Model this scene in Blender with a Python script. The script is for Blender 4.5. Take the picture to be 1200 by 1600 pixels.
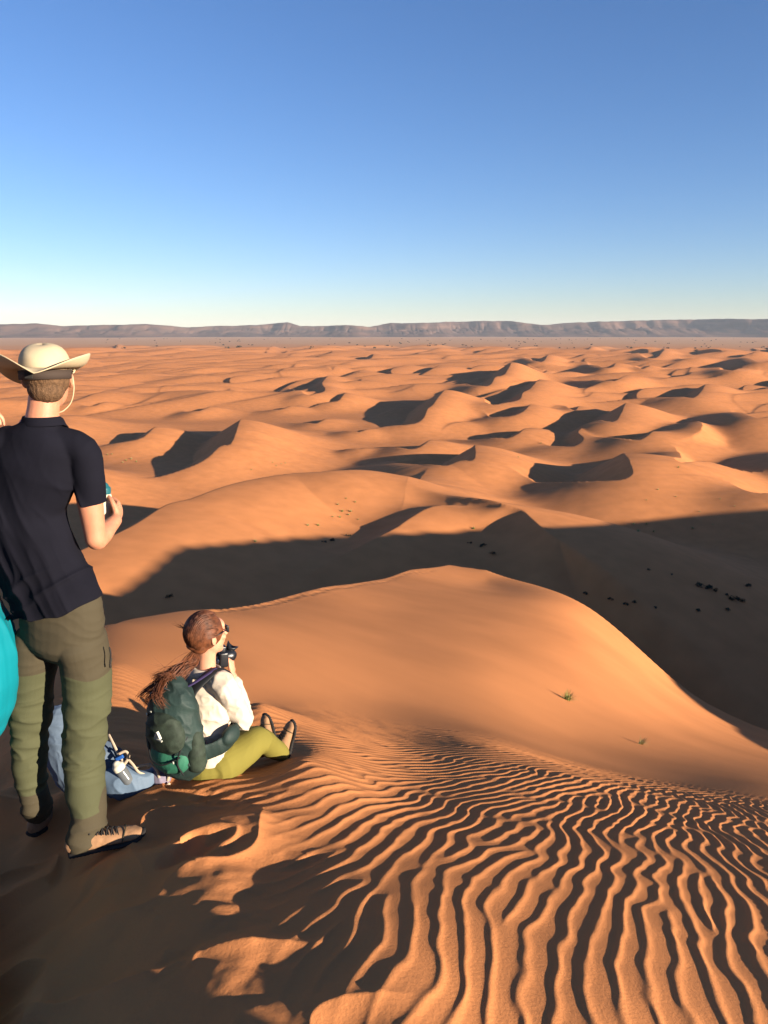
import bpy, bmesh, math, random, os
import numpy as np
from mathutils import Vector, Matrix

sc = bpy.context.scene
for o in list(bpy.data.objects):
    bpy.data.objects.remove(o)
COL = sc.collection
PI = math.pi
R = math.radians

# ------------------------------------------------------------------ camera
PITCH = R(13.4); FPX = 1180.0
cam_d = bpy.data.cameras.new('camera'); cam = bpy.data.objects.new('camera', cam_d); COL.objects.link(cam)
cam_d.sensor_fit = 'VERTICAL'; cam_d.sensor_height = 36.0; cam_d.lens = 36.0*FPX/1600.0
cam_d.clip_start = 0.05; cam_d.clip_end = 200000.0
cam.location = (0, 0, 0); cam.rotation_euler = (PI/2 - PITCH, 0, 0)
sc.camera = cam

# ------------------------------------------------------------------ sky and sun
SUN_AZ = 124.0; SUN_EL = 11.3          # azimuth clockwise from the view direction
w = bpy.data.worlds.new("World"); sc.world = w; w.use_nodes = True
nt = w.node_tree; bg = nt.nodes['Background']
sky = nt.nodes.new('ShaderNodeTexSky'); sky.sky_type = 'NISHITA'; sky.sun_disc = False
sky.sun_elevation = R(SUN_EL); sky.sun_rotation = R(SUN_AZ); sky.altitude = 700
sky.air_density = 1.0; sky.dust_density = 0.0; sky.ozone_density = 3.0
hs = nt.nodes.new('ShaderNodeHueSaturation'); hs.inputs['Saturation'].default_value = 1.08
tint = nt.nodes.new('ShaderNodeMix'); tint.data_type = 'RGBA'; tint.blend_type = 'MULTIPLY'; tint.inputs[0].default_value = 1.0; tint.inputs[7].default_value = (.97, .935, 1.12, 1)
nt.links.new(sky.outputs[0], hs.inputs['Color']); nt.links.new(hs.outputs[0], tint.inputs[6]); nt.links.new(tint.outputs[2], bg.inputs[0]); bg.inputs[1].default_value = 0.058
sun_d = bpy.data.lights.new('sun', 'SUN'); sun_d.energy = 5.0; sun_d.angle = R(0.5); sun_d.color = (1.0, 0.86, 0.68)
sun = bpy.data.objects.new('sun', sun_d); COL.objects.link(sun)
sdir = Vector((math.cos(R(SUN_EL))*math.sin(R(SUN_AZ)), math.cos(R(SUN_EL))*math.cos(R(SUN_AZ)), math.sin(R(SUN_EL))))
sun.rotation_euler = sdir.to_track_quat('Z', 'Y').to_euler()
sc.view_settings.view_transform = 'Standard'; sc.view_settings.look = 'None'
sc.view_settings.exposure = 1.53; sc.view_settings.gamma = 1.0

# ------------------------------------------------------------------ helpers
cp, sp = math.cos(PITCH), math.sin(PITCH)
def ray(u, v):
    """direction seen at pixel (u, v) of the 1200x1600 photograph"""
    a = u - 600.0; b = v - 800.0
    return np.array([a, FPX*cp - b*sp, -FPX*sp - b*cp])
def at_z(u, v, z):
    d = ray(u, v); return d*(z/d[2])
def at_y(u, v, y):
    d = ray(u, v); return d*(y/d[1])
def az_t(u, v):
    d = ray(u, v); h = math.hypot(d[0], d[1])
    return math.atan2(d[0], d[1]), -d[2]/h

def tag(o, label=None, cat=None, group=None, kind=None):
    if label: o['label'] = label
    if cat: o['category'] = cat
    if group: o['group'] = group
    if kind: o['kind'] = kind
    return o

def mat(name, color, rough=0.8, spec=0.3, var=0.0, scale=20.0, bump=0.0, bscale=60.0, sub=0.0, c2=None):
    m = bpy.data.materials.new(name); m.use_nodes = True
    n = m.node_tree; b = n.nodes['Principled BSDF']
    b.inputs['Base Color'].default_value = (*color, 1); b.inputs['Roughness'].default_value = rough
    b.inputs['Specular IOR Level'].default_value = spec
    tc = n.nodes.new('ShaderNodeTexCoord')
    if var or c2:
        nz = n.nodes.new('ShaderNodeTexNoise'); nz.inputs['Scale'].default_value = scale; nz.inputs['Detail'].default_value = 5
        n.links.new(tc.outputs['Object'], nz.inputs['Vector'])
        mx = n.nodes.new('ShaderNodeMix'); mx.data_type = 'RGBA'
        rp = n.nodes.new('ShaderNodeMapRange'); rp.inputs[1].default_value = .3; rp.inputs[2].default_value = .7
        n.links.new(nz.outputs['Fac'], rp.inputs[0]); n.links.new(rp.outputs[0], mx.inputs[0])
        ca = c2 if c2 else tuple(c*(1-var) for c in color)
        cb = color if c2 else tuple(min(1, c*(1+var)) for c in color)
        mx.inputs[6].default_value = (*ca, 1); mx.inputs[7].default_value = (*cb, 1)
        n.links.new(mx.outputs[2], b.inputs['Base Color'])
    if bump:
        nb = n.nodes.new('ShaderNodeTexNoise'); nb.inputs['Scale'].default_value = bscale; nb.inputs['Detail'].default_value = 4
        n.links.new(tc.outputs['Object'], nb.inputs['Vector'])
        bp = n.nodes.new('ShaderNodeBump'); bp.inputs['Strength'].default_value = 1.0; bp.inputs['Distance'].default_value = bump
        n.links.new(nb.outputs['Fac'], bp.inputs['Height']); n.links.new(bp.outputs[0], b.inputs['Normal'])
    if sub:
        b.inputs['Subsurface Weight'].default_value = sub; b.inputs['Subsurface Radius'].default_value = (.02, .007, .003)
        b.inputs['Subsurface Scale'].default_value = .6
    return m

# ------------------------------------------------------------------ terrain
rng = np.random.default_rng(7)
def seg(a, b, ratio):
    n = max(2, int(math.log(b/a)/math.log(1+ratio))); return list(np.geomspace(a, b, n, endpoint=False))
RR = np.array(seg(.35, 1.25, .06) + seg(1.25, 11, .0028) + seg(11, 250, .0045) + seg(250, 5000, .0055) + seg(5000, 14000, .02) + [14000.])
AZ = np.radians(np.array(list(np.arange(-180, -60, 1.5)) + list(np.arange(-60, -30.5, .3)) + list(np.arange(-30.5, 30.5, .055)) + list(np.arange(30.5, 60, .3)) + list(np.arange(60, 180, 1.5))))
NR, NA = len(RR), len(AZ)

# the dune we stand on: control points (pixel u, v, horizontal distance) and world points
CP = []
def cpx(u, lst):
    for v, r in lst:
        a, t = az_t(u, v); CP.append((a, math.log(r), t))
def cw(*pts):
    for x, y, z in pts:
        r = math.hypot(x, y); CP.append((math.atan2(x, y), math.log(r), -z/r))
cpx(600, [(1200, 4.2), (1150, 5.8), (1125, 7.2), (1095, 9.2), (1050, 12), (1000, 17), (950, 25), (899, 39)])
cpx(180, [(1040, 5.6), (974, 9.2)]); cpx(300, [(954.5, 13.3)]); cpx(250, [(1100, 5.0), (1050, 6.2), (1000, 8.2), (963, 11.2)])
cpx(500, [(915, 28)]); cpx(400, [(1200, 3.75), (1150, 4.7), (1110, 5.6), (1050, 7.6), (1000, 10.8), (960, 15.5), (936, 21)])
cpx(700, [(881, 49)]); cpx(640, [(890, 43)]); cpx(760, [(889, 48.5), (1170, 5.8), (1145, 8), (1100, 12), (1050, 16), (1000, 22), (950, 31), (905, 46)])
cpx(900, [(1220, 4.9), (1200, 6.2), (1185, 8.5), (1150, 12.5), (1100, 17), (1050, 22), (1000, 29), (942, 41)])
cpx(1050, [(1240, 5.6), (1220, 8.4), (1180, 14), (1130, 22), (1070, 38)])
cpx(1200, [(1258, 6.6), (1230, 10.1), (1205, 15), (1175, 24), (1142, 38)])
for x_ in (0, .6, 1.2, 1.8, 2.4):
    for y_, z_ in ((1.7, -1.80), (2.3, -1.94), (2.9, -2.12), (3.5, -2.35), (4.2, -2.64)):
        if x_ < y_*.85: cw((x_, y_, z_-.17*x_))
cw((-1.05, 2.5, -1.97), (-1.4, 2.7, -2.10), (-.85, 3.4, -2.15), (-.42, 3.55, -2.19), (-2.2, 2.6, -2.5), (-2, 1.2, -2.35),
   (-1, 1.2, -2.0), (-.45, 1.9, -1.84), (-.4, 2.6, -2.01), (2, 1.0, -2.1), (-3, 4, -2.95), (-5, 7, -4.0), (-.9, 5, -2.62), (-1.5, 3.6, -2.3),
   (0, .5, -1.72), (.5, -.2, -1.7), (-.5, -.2, -1.74))
for azd, l in ((60, ((2, -2.12), (5, -3.1), (10, -5.2), (30, -11), (80, -22))), (90, ((2, -1.9), (5, -2.3), (20, -5), (60, -9), (100, -14))),
               (130, ((2, -1.8), (10, -2.2), (50, -8))), (180, ((2, -1.75), (10, -2.8), (50, -11))), (-180, ((2, -1.75), (10, -2.8), (50, -11))),
               (-90, ((2, -2.4), (5, -3.9), (10, -6), (30, -14))), (-130, ((2, -2.2), (10, -4.8), (50, -16))), (-50, ((5, -3.6), (12, -6.5), (25, -12)))):
    for r, z in l: CP.append((R(azd), math.log(r), -z/r))
CP = np.array(CP); CP[:, 0] *= 2.0
def tpsk(dx, dy):
    d2 = dx*dx + dy*dy + 1e-9
    return .5*d2*np.log(d2)
nC = len(CP)
A = np.zeros((nC+3, nC+3)); A[:nC, :nC] = tpsk(CP[:, None, 0]-CP[None, :, 0], CP[:, None, 1]-CP[None, :, 1])
A[:nC, :nC] += np.eye(nC)*3e-4
A[:nC, nC] = 1; A[:nC, nC+1:] = CP[:, :2]; A[nC:, :nC] = A[:nC, nC:].T
WT = np.linalg.solve(A, np.concatenate([CP[:, 2], np.zeros(3)]))
def near_z(az, r):
    a = az*2.0; l = np.log(r); t = WT[nC] + WT[nC+1]*a + WT[nC+2]*l
    for i in range(nC): t = t + WT[i]*tpsk(a-CP[i, 0], l-CP[i, 1])
    return -t*r
def crest_tab():
    l = [(-180, 60), (-130, 40), (-90, 22), (-50, 9), (-35, 8.)]
    for u, v, r in ((180, 973, 9.2), (350, 945, 16), (400, 936, 19.5), (500, 915, 27.5), (550, 906, 32), (600, 898, 37.5), (640, 889, 43), (700, 880, 49), (760, 890, 48.5), (830, 911, 46), (900, 940, 43), (950, 985, 42), (1000, 1030, 41), (1050, 1070, 40), (1100, 1102, 39), (1200, 1141, 38.5)):
        l.append((math.degrees(az_t(u, v)[0]), r))
    l += [(35, 45), (45, 60), (60, 85), (90, 100), (130, 70), (180, 60)]
    return np.radians([p[0] for p in l]), np.array([p[1] for p in l])
CRA, CRR = crest_tab()

# ripples: phasor noise with a turning direction field
LAM = .087
def ripple_dir(x, y):
    """direction of the ripple lines, azimuth from +y towards +x"""
    th = 12 + 16*np.clip((y-2.2)/1.6, 0, 2.2) + 34*np.clip((.55-x)/1.3, 0, 1.3) - 9*np.clip((x-1.0)/1.5, 0, 2.2)
    return np.radians(th)
X0, X1, Y0, Y1, GS = -4.2, 6.6, 1.1, 9.2, LAM*1.05
gx = np.arange(X0, X1, GS); gy = np.arange(Y0, Y1, GS); ngx, ngy = len(gx), len(gy)
KX = gx[:, None] + rng.uniform(-.42, .42, (ngx, ngy))*GS; KY = gy[None, :] + rng.uniform(-.42, .42, (ngx, ngy))*GS
kt = ripple_dir(KX, KY) + rng.normal(0, .08, KX.shape) + .30*np.sin(KX*5.1+1.3*np.sin(KY*3.7))*np.sin(KY*4.3+2.0*np.sin(KX*2.2+1))
kk = 2*PI/(LAM*np.exp(rng.normal(0, .05, KX.shape))*(1+.15*np.clip((2.6-KY), -1, 1)))
KKX = kk*np.cos(kt); KKY = -kk*np.sin(kt)
PH = KX*2*PI/LAM*np.cos(.4) - KY*2*PI/LAM*np.sin(.4) + rng.uniform(-1, 1, KX.shape)*1.2
SG = LAM*1.15
def shift(a, i, j):
    return np.roll(np.roll(a, -i, 0), -j, 1)
for it in range(40):
    acc = np.zeros(KX.shape, complex)
    for i in range(-2, 3):
        for j in range(-2, 3):
            if i == 0 and j == 0: continue
            dx = KX - shift(KX, i, j); dy = KY - shift(KY, i, j)
            wgt = np.exp(-(dx*dx+dy*dy)/(2*SG*SG))
            acc += wgt*np.exp(1j*(shift(PH, i, j) + shift(KKX, i, j)*dx + shift(KKY, i, j)*dy))
    new = np.angle(acc); msk = rng.random(KX.shape) < .55
    PH = np.where(msk, new, PH)
def ripple_h(x, y):
    """height of the ripples and a confidence"""
    i0 = np.clip(np.round((x-X0)/GS).astype(int), 2, ngx-3); j0 = np.clip(np.round((y-Y0)/GS).astype(int), 2, ngy-3)
    acc = np.zeros(x.shape, complex); ws = np.zeros(x.shape)
    for i in range(-2, 3):
        for j in range(-2, 3):
            a, b = i0+i, j0+j
            dx = x - KX[a, b]; dy = y - KY[a, b]
            wgt = np.exp(-(dx*dx+dy*dy)/(2*(SG*.8)**2)); ws += wgt
            acc += wgt*np.exp(1j*(PH[a, b] + KKX[a, b]*dx + KKY[a, b]*dy))
    ph = np.angle(acc); am = np.clip(np.abs(acc)/(ws+1e-6)*1.35, 0, 1)
    p = ph + .55*np.sin(ph)                  # lee side steeper than the windward side
    return (np.cos(p) + .12*np.cos(2*p))*am

def vnoise(x, y, seed=0):
    """smooth value noise"""
    xi = np.floor(x).astype(np.int64); yi = np.floor(y).astype(np.int64); fx = x-xi; fy = y-yi
    fx = fx*fx*fx*(fx*(fx*6-15)+10); fy = fy*fy*fy*(fy*(fy*6-15)+10)
    def hsh(a, b):
        h = (a*374761393 + b*668265263 + seed*974711) & 0xffffffff
        h = ((h ^ (h >> 13))*1274126177) & 0xffffffff
        return ((h ^ (h >> 16)) & 0xffff)/65535.0*2-1
    return (hsh(xi, yi)*(1-fx)+hsh(xi+1, yi)*fx)*(1-fy) + (hsh(xi, yi+1)*(1-fx)+hsh(xi+1, yi+1)*fx)*fy

AZG, RG = np.meshgrid(AZ, RR, indexing='ij')
XG = np.sin(AZG)*RG; YG = np.cos(AZG)*RG
BASE = -50.0
HF = np.zeros(XG.shape)
PN = 4.0; HN, HFAR, WK = 1.06, 1.55, .50; CSUB = (0, .25, .5, .75); XF = XG.astype(np.float32); YF = YG.astype(np.float32)
def add_ridge(px, py, h, W, slip=.62, endtaper=.3, right=0):
    """a dune: crest polyline (slip face on its left-hand side), height h, windward half width W"""
    px = np.asarray(px, float); py = np.asarray(py, float); n = len(px)
    # resample smoothly (Catmull-Rom)
    P = np.stack([px, py], 1)
    if n > 2:
        Q = []
        for i in range(n-1):
            p0 = P[max(i-1, 0)]; p1 = P[i]; p2 = P[i+1]; p3 = P[min(i+2, n-1)]
            for t in CSUB:
                Q.append(.5*((2*p1)+(-p0+p2)*t+(2*p0-5*p1+4*p2-p3)*t*t+(-p0+3*p1-3*p2+p3)*t**3))
        Q.append(P[-1]); P = np.array(Q)
    L = np.concatenate([[0], np.cumsum(np.hypot(*np.diff(P, axis=0).T))]); s = L/L[-1]
    hh = h*np.clip(np.minimum(s, 1-s)/endtaper, 0, 1); hh = h*(.25+.75*np.sin(PI/2*hh/h)**.8)
    if right: q_ = np.clip(np.minimum(s/.72, (1-s)/right), 0, 1); hh = h*(.16+.84*np.sin(PI/2*q_)**1.1)
    wls = W*(.45+.55*hh/h); dm = (P[:, None, 0]-P[None, :, 0])**2+(P[:, None, 1]-P[None, :, 1])**2
    hl = (hh[None, :]*np.exp(-dm/wls[None, :]**2)).max(1)      # crest height once the windward apron is counted
    c = P.mean(0); rad = np.hypot(*(P-c).T).max() + 2.2*W
    d = math.hypot(*c)
    r0 = max(d-rad, 5); i0, i1 = np.searchsorted(RR, [r0, d+rad])
    if rad < d:
        a = math.atan2(c[0], c[1]); da = math.asin(min(1, rad/d)); a0, a1 = np.searchsorted(AZ, [a-da, a+da])
    else: a0, a1 = 0, NA
    if i1 <= i0 or a1 <= a0: return
    X = XF[a0:a1, i0:i1]; Y = YF[a0:a1, i0:i1]; f4 = np.float32; P32 = P.astype(f4)
    best = np.full(X.shape, 1e18, f4); sd = np.zeros(X.shape, f4); lee = np.zeros(X.shape, f4); wind = np.zeros(X.shape, f4)
    D = np.diff(P, axis=0); D /= np.hypot(*D.T)[:, None]+1e-9; T = np.vstack([D[:1], (D[1:]+D[:-1]), D[-1:]]); T /= np.hypot(*T.T)[:, None]+1e-9
    N = np.stack([-T[:, 1], T[:, 0]], 1)
    for i in range(len(P)-1):
        ex, ey = P[i+1]-P[i]; l2 = ex*ex+ey*ey+1e-9; ex, ey, il = f4(ex), f4(ey), f4(1/l2)
        wx = X-P32[i, 0]; wy = Y-P32[i, 1]; t = np.clip((wx*ex+wy*ey)*il, 0, 1)
        qx = wx-t*ex; qy = wy-t*ey; d2 = qx*qx+qy*qy; m = d2 < best
        hi = f4(hh[i])+t*f4(hh[i+1]-hh[i]); wl = f4(.45*W)+hi*f4(.55*W/h)
        lee = np.maximum(lee, f4(hl[i])+t*f4(hl[i+1]-hl[i])-f4(slip)*np.sqrt(d2)); wind = np.maximum(wind, hi*np.exp(-d2/(wl*wl)))
        best = np.where(m, d2, best)
        sd = np.where(m, qx*(f4(N[i, 0])+t*f4(N[i+1, 0]-N[i, 0]))+qy*(f4(N[i, 1])+t*f4(N[i+1, 1]-N[i, 1])), sd)
    dd = np.sqrt(best); f = np.clip(sd/(dd+1e-6)*2.2+.5, 0, 1); f = f*f*(3-2*f)
    z = wind*(1-f)+lee*f
    z *= z; HF[a0:a1, i0:i1] += z*z

def px_ridge(h, pts, W, zs, **k):
    P = [at_z(u, v, z) for (u, v), z in zip(pts, zs)]
    add_ridge([p[0] for p in P], [p[1] for p in P], h, W, **k); return P
def sample(F, x, y):
    a = np.searchsorted(AZ, math.atan2(x, y)); r = np.searchsorted(RR, math.hypot(x, y)); return float(F[min(a, NA-1), min(r, NR-1)])

TR = [
 (20.5, [(-60, 960), (0, 925), (60, 893), (110, 868), (160, 846), (215, 818), (260, 791), (300, 780), (350, 763), (400, 751), (450, 743), (500, 739), (560, 738), (600, 742)], 46, .15),
 (10, [(612, 818), (628, 795), (645, 772), (658, 745)], 34),
 (16, [(520, 880), (560, 862), (600, 838), (640, 812), (690, 794), (760, 789)], 26),
 (18, [(872, 848), (850, 830), (830, 812), (815, 800), (790, 793)], 46),
 (13, [(825, 750), (845, 756), (900, 755), (960, 752), (987, 742), (985, 727), (968, 712)], 70),
 (9, [(1030, 656), (1080, 661), (1098, 672), (1080, 683)], 50),
 (10, [(1005, 694), (1055, 702), (1065, 715), (1053, 720), (1070, 727), (1095, 722)], 55),
 (10, [(1095, 748), (1140, 757), (1165, 767), (1200, 771), (1250, 771)], 60),
 (7, [(148, 700), (190, 692), (225, 682), (250, 672)], 45),
 (12, [(235, 745), (300, 725), (325, 711), (345, 697), (365, 684), (382, 670)], 60),
 (5, [(119, 639), (145, 634), (165, 628), (178, 625)], 35),
 (5, [(183, 621), (195, 616), (203, 610)], 30),
 (4, [(282, 643), (310, 643), (335, 637)], 30),
 (5, [(323, 620), (345, 618), (361, 610)], 30), (4, [(345, 627), (362, 623), (378, 617)], 30),
 (4, [(275, 580), (300, 576), (310, 571)], 40), (3, [(317, 580), (322, 585), (355, 582)], 30),
 (7, [(165, 548), (180, 545), (185, 540)], 60), (6, [(395, 553), (415, 552), (426, 543)], 50), (4, [(422, 557), (440, 555), (449, 549)], 40),
 (6, [(428, 575), (450, 578), (476, 572)], 50), (4, [(412, 596), (430, 592), (452, 587)], 36),
 (10, [(455, 610), (475, 617), (495, 617), (508, 611), (503, 600), (508, 592), (522, 587)], 55),
 (7, [(485, 632), (505, 631), (530, 625), (542, 617)], 45), (3, [(420, 643), (440, 640), (460, 637)], 30), (3, [(475, 661), (495, 661), (515, 656)], 30),
 (12, [(574, 671), (600, 667), (640, 663), (660, 655), (668, 640), (678, 630), (705, 620)], 60),
 (3, [(537, 676), (560, 675), (575, 672)], 30), (4, [(543, 610), (560, 609), (575, 605)], 40), (3, [(590, 610), (608, 608), (618, 605)], 30),
 (5, [(500, 577), (519, 579), (525, 576)], 45), (4, [(545, 581), (560, 582), (570, 579)], 40),
 (6, [(618, 703), (640, 703), (660, 697), (675, 688)], 45), (11, [(613, 719), (640, 727), (690, 728), (718, 722), (742, 715), (738, 700)], 60),
 (3, [(545, 703), (560, 703), (572, 701)], 26),
 (12, [(710, 597), (745, 604), (765, 602), (774, 592), (790, 583), (803, 577)], 70),
 (12, [(750, 614), (763, 629), (790, 627), (812, 622), (817, 612), (830, 605), (850, 598)], 70),
 (9, [(760, 645), (773, 651), (800, 648), (820, 640), (832, 633)], 50), (4, [(692, 672), (705, 664), (730, 660)], 36),
 (6, [(765, 688), (800, 683), (830, 673)], 45), (6, [(862, 638), (880, 634), (898, 641), (905, 636)], 45),
 (11, [(845, 692), (870, 697), (897, 695), (912, 684), (903, 672), (930, 660), (965, 655), (980, 642)], 60),
 (11, [(900, 627), (960, 626), (1020, 622), (1060, 622), (1090, 617), (1106, 607)], 70),
 (8, [(885, 592), (920, 595), (960, 595), (988, 590)], 60), (4, [(900, 602), (925, 607), (932, 606)], 40), (6, [(953, 607), (990, 609), (1005, 606)], 45),
 (9, [(792, 557), (820, 560), (834, 564), (850, 563), (857, 558)], 70), (6, [(828, 555), (842, 551), (852, 545)], 50),
 (5, [(815, 573), (835, 576), (857, 577)], 50), (5, [(836, 582), (848, 585), (855, 582)], 40), (5, [(870, 563), (890, 569), (898, 567)], 50),
 (8, [(903, 563), (918, 569), (940, 574), (958, 572), (966, 566)], 60), (5, [(893, 557), (910, 559), (918, 557)], 50), (8, [(908, 548), (918, 550), (924, 544)], 70),
 (4, [(775, 567), (790, 568), (800, 566)], 40), (7, [(978, 571), (990, 574), (1005, 576), (1022, 577)], 55), (5, [(1044, 575), (1062, 571), (1082, 565)], 50),
 (6, [(1052, 585), (1072, 587), (1083, 580)], 45), (9, [(978, 552), (1004, 555), (1030, 555), (1038, 549)], 80), (9, [(1032, 557), (1060, 560), (1085, 563), (1108, 560)], 80),
 (9, [(1088, 571), (1112, 574), (1138, 581), (1156, 576), (1162, 568)], 70), (12, [(1148, 552), (1175, 560), (1200, 566), (1240, 567)], 90),
 (5, [(1172, 577), (1180, 578), (1187, 576)], 40), (8, [(952, 684), (975, 687), (1005, 686), (1024, 676)], 55),
 (11, [(1143, 643), (1170, 649), (1200, 652), (1240, 653)], 60), (3, [(1177, 656), (1190, 659), (1205, 660)], 30),
 (4, [(732, 541), (745, 543), (760, 541)], 60),
 # unseen or behind the people
 (8, [(-40, 690), (20, 680), (70, 668), (110, 655)], 60), (9, [(-60, 620), (0, 612), (60, 600), (90, 590)], 60), (9, [(-120, 790), (-40, 770), (40, 745), (90, 728)], 60),
 (8, [(1230, 620), (1290, 625), (1350, 618)], 70), (10, [(1270, 700), (1330, 712), (1420, 705)], 70),
]
# smaller far dunes between the traced ones, fading out towards the flat pan
for i in range(560):
    d = math.exp(rng.uniform(math.log(520), math.log(2500))); a = R(rng.uniform(-40, 40))
    L = rng.uniform(25, 90)*(.6+d/2000); h = rng.uniform(2.6, 7.0)*(.7+d/1100)*(1-.4*(d > 2000)); th = rng.normal(.75, .35)
    t = np.linspace(-1, 1, 6); bow = rng.uniform(-.3, .5)
    lx = t*L; ly = (t*t-1)*L*bow*-1
    add_ridge(d*math.sin(a)+lx*math.cos(th)-ly*math.sin(th), d*math.cos(a)+lx*math.sin(th)+ly*math.cos(th), h, h*rng.uniform(3.6, 6), right=.2)
# dune arm out of view to the right, placed and shaped to shade hollow and valley
ARM = [(60, -12, -7), (85, 22, -.8), (97, 42, -5), (108, 60, -9.5), (122, 67, -11), (140, 76, -12), (185, 88, -13.5), (250, 125, -14), (320, 160, -18)]
for i in range(len(ARM)-1):
    pass
def add_arm(P, W):
    P = np.array(P, float); Q = []
    for i in range(len(P)-1):
        for t in np.linspace(0, 1, 4, endpoint=False): Q.append(P[i]*(1-t)+P[i+1]*t)
    Q.append(P[-1]); P = np.array(Q)
    a0, a1 = np.searchsorted(AZ, R(20)), NA; i0, i1 = np.searchsorted(RR, [20, 600])
    X = XG[a0:a1, i0:i1]; Y = YG[a0:a1, i0:i1]; best = np.full(X.shape, 1e18); hv = np.zeros(X.shape); sd = hv.copy()
    for i in range(len(P)-1):
        ex, ey = P[i+1, :2]-P[i, :2]; l2 = ex*ex+ey*ey
        wx = X-P[i, 0]; wy = Y-P[i, 1]; t = np.clip((wx*ex+wy*ey)/l2, 0, 1); qx = wx-t*ex; qy = wy-t*ey; d2 = qx*qx+qy*qy; m = d2 < best
        best = np.where(m, d2, best); hv = np.where(m, P[i, 2]*(1-t)+P[i+1, 2]*t - BASE, hv); sd = np.where(m, ex*wy-ey*wx, sd)
    dd = np.sqrt(best); z = np.where(sd > 0, np.maximum(hv-.62*dd, 0), hv*np.exp(-(dd/W)**2))
    HF[a0:a1, i0:i1] += z**PN
add_arm(ARM, 110)
HF0 = HF.copy()
fade = np.clip((RG-60)/200, 0, 1)*np.clip((3600-RG)/1500, 0, 1)
NOI = fade*(0.6*vnoise(XG/70, YG/50, 1) + 1.0*vnoise(XG/230+5, YG/170, 2)) + .25*vnoise(XG/26, YG/19, 3)*np.clip((2500-RG)/2000, 0, 1)
ZS = [[BASE+.85*t[0]]*len(t[1]) for t in TR]
for it in range(4):
    HF[...] = HF0; POS = []; CSUB = (0, .5) if it < 3 else (0, .25, .5, .75)
    for i, (h, pts, W, *et) in enumerate(TR):
        vm = sum(p[1] for p in pts)/len(pts)
        POS.append(px_ridge(h*(1.12 if i < 4 else (HN if vm > 600 else HFAR)), pts, W*(1 if i < 4 else WK), ZS[i], endtaper=et[0] if et else .3, right=0 if i < 4 else .24))
    if it < 3:
        for i, P in enumerate(POS):
            for k, p in enumerate(P):
                z = BASE + sample(HF, p[0], p[1])**(1/PN) + sample(NOI, p[0], p[1]); ZS[i][k] += .7*(z-ZS[i][k])
HF = HF**(1/PN)

ZF = BASE + HF + NOI
NB = np.searchsorted(RR, 170)
rc = np.interp(AZ, CRA, CRR)
kern = np.hanning(9); kern /= kern.sum()
fr = (AZ > R(-30.4)) & (AZ < R(30.4)); rc2 = rc.copy(); rs = np.convolve(np.pad(rc, 4, mode='edge'), kern, 'valid'); rc2[fr] = rs[fr]; rc = rc2
Rn = RG[:, :NB]; An = AZG[:, :NB]
Rc = np.minimum(Rn, rc[:, None])
ZN = np.concatenate([near_z(An[i:i+200], Rc[i:i+200]) for i in range(0, NA, 200)], 0)
ZN = ZN - .62*(Rn-Rc)
fine = (Rn < 60)
Xn, Yn = XG[:, :NB], YG[:, :NB]
# broad undulations of the near face
ZN += np.clip((Rn-6)/20, 0, 1)*.12*vnoise(Xn/9, Yn/14, 5)
for k in range(95):          # old footprints along the crest
    az_ = R(-13.5+k*.185+rng.normal(0, .03)); r_ = float(np.interp(az_, AZ, rc))*(1-.022-.035*rng.random()); i_ = int(np.searchsorted(AZ, az_)); j_ = int(np.searchsorted(RR, r_))
    sl = (slice(i_-14, i_+15), slice(j_-14, j_+15)); d2_ = (Xn[sl]-math.sin(az_)*r_)**2+(Yn[sl]-math.cos(az_)*r_)**2
    ZN[sl] += -.035*np.exp(-d2_/.022)+.008*np.exp(-d2_/.09)
SN = np.searchsorted(RR, 9.1); fa0, fa1 = np.searchsorted(AZ, [R(-34), R(34)])
xs, ys = Xn[fa0:fa1, :SN], Yn[fa0:fa1, :SN]; rs_ = Rn[fa0:fa1, :SN]
wx_ = .020*vnoise(xs*6, ys*6, 51)+.010*vnoise(xs*13, ys*11, 52); wy_ = .02*vnoise(xs*5, ys*5, 53)
rh = ripple_h(xs+wx_, ys+wy_)
def sst(a, b, x):
    t = np.clip((x-a)/(b-a), 0, 1); return t*t*(3-2*t)
# edge of the rippled sheet: trampled sand to the lower left, smooth apron by the seated woman
mask = sst(-.15, .3, xs - (-.38 + .10*(ys-1.6) + .45*np.clip(2.15-ys, -1, 1) - .55*sst(2.9, 3.3, ys)) + .12*vnoise(xs*3, ys*3, 9))
mask = np.maximum(mask, .35*sst(4.0, 4.6, ys))
mask *= sst(8.6, 6.2, rs_)*sst(1.25, 1.5, rs_) 
amp = .0041*(1+.25*vnoise(xs*1.3, ys*1.3, 4))
dz = rh*amp*mask
bx = np.array([-1.9, -1.15, -.85, -.45, -.12, .02, .05]); by = np.array([3.1, 2.75, 2.4, 2.15, 1.85, 1.6, 1.2])   # brow: the sand falls away beyond it
bd = np.full(xs.shape, 1e9)
for i in range(len(bx)-1):
    ex, ey = bx[i+1]-bx[i], by[i+1]-by[i]; L_ = math.hypot(ex, ey); t_ = np.clip(((xs-bx[i])*ex+(ys-by[i])*ey)/L_**2, 0, 1)
    q_ = np.hypot(xs-bx[i]-t_*ex, ys-by[i]-t_*ey)*np.where(ex*(ys-by[i])-ey*(xs-bx[i]) > 0, -1, 1); bd = np.where(np.abs(q_) < np.abs(bd), q_, bd)
bd = bd + .07*vnoise(xs*3.1, ys*3.1, 21)
xb_ = -.02-.36*(ys-1.7)+.10*vnoise(xs*2.5, ys*2.5, 22)
dz -= .13*np.clip(.5*((xb_-xs)+np.sqrt((xb_-xs)**2+.02)), 0, 1.4)*sst(3.5, 2.9, ys)
dz -= .12*np.clip(.5*(bd+np.sqrt(bd*bd+.01)), 0, 3)*sst(3.4, 2.9, ys)
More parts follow.
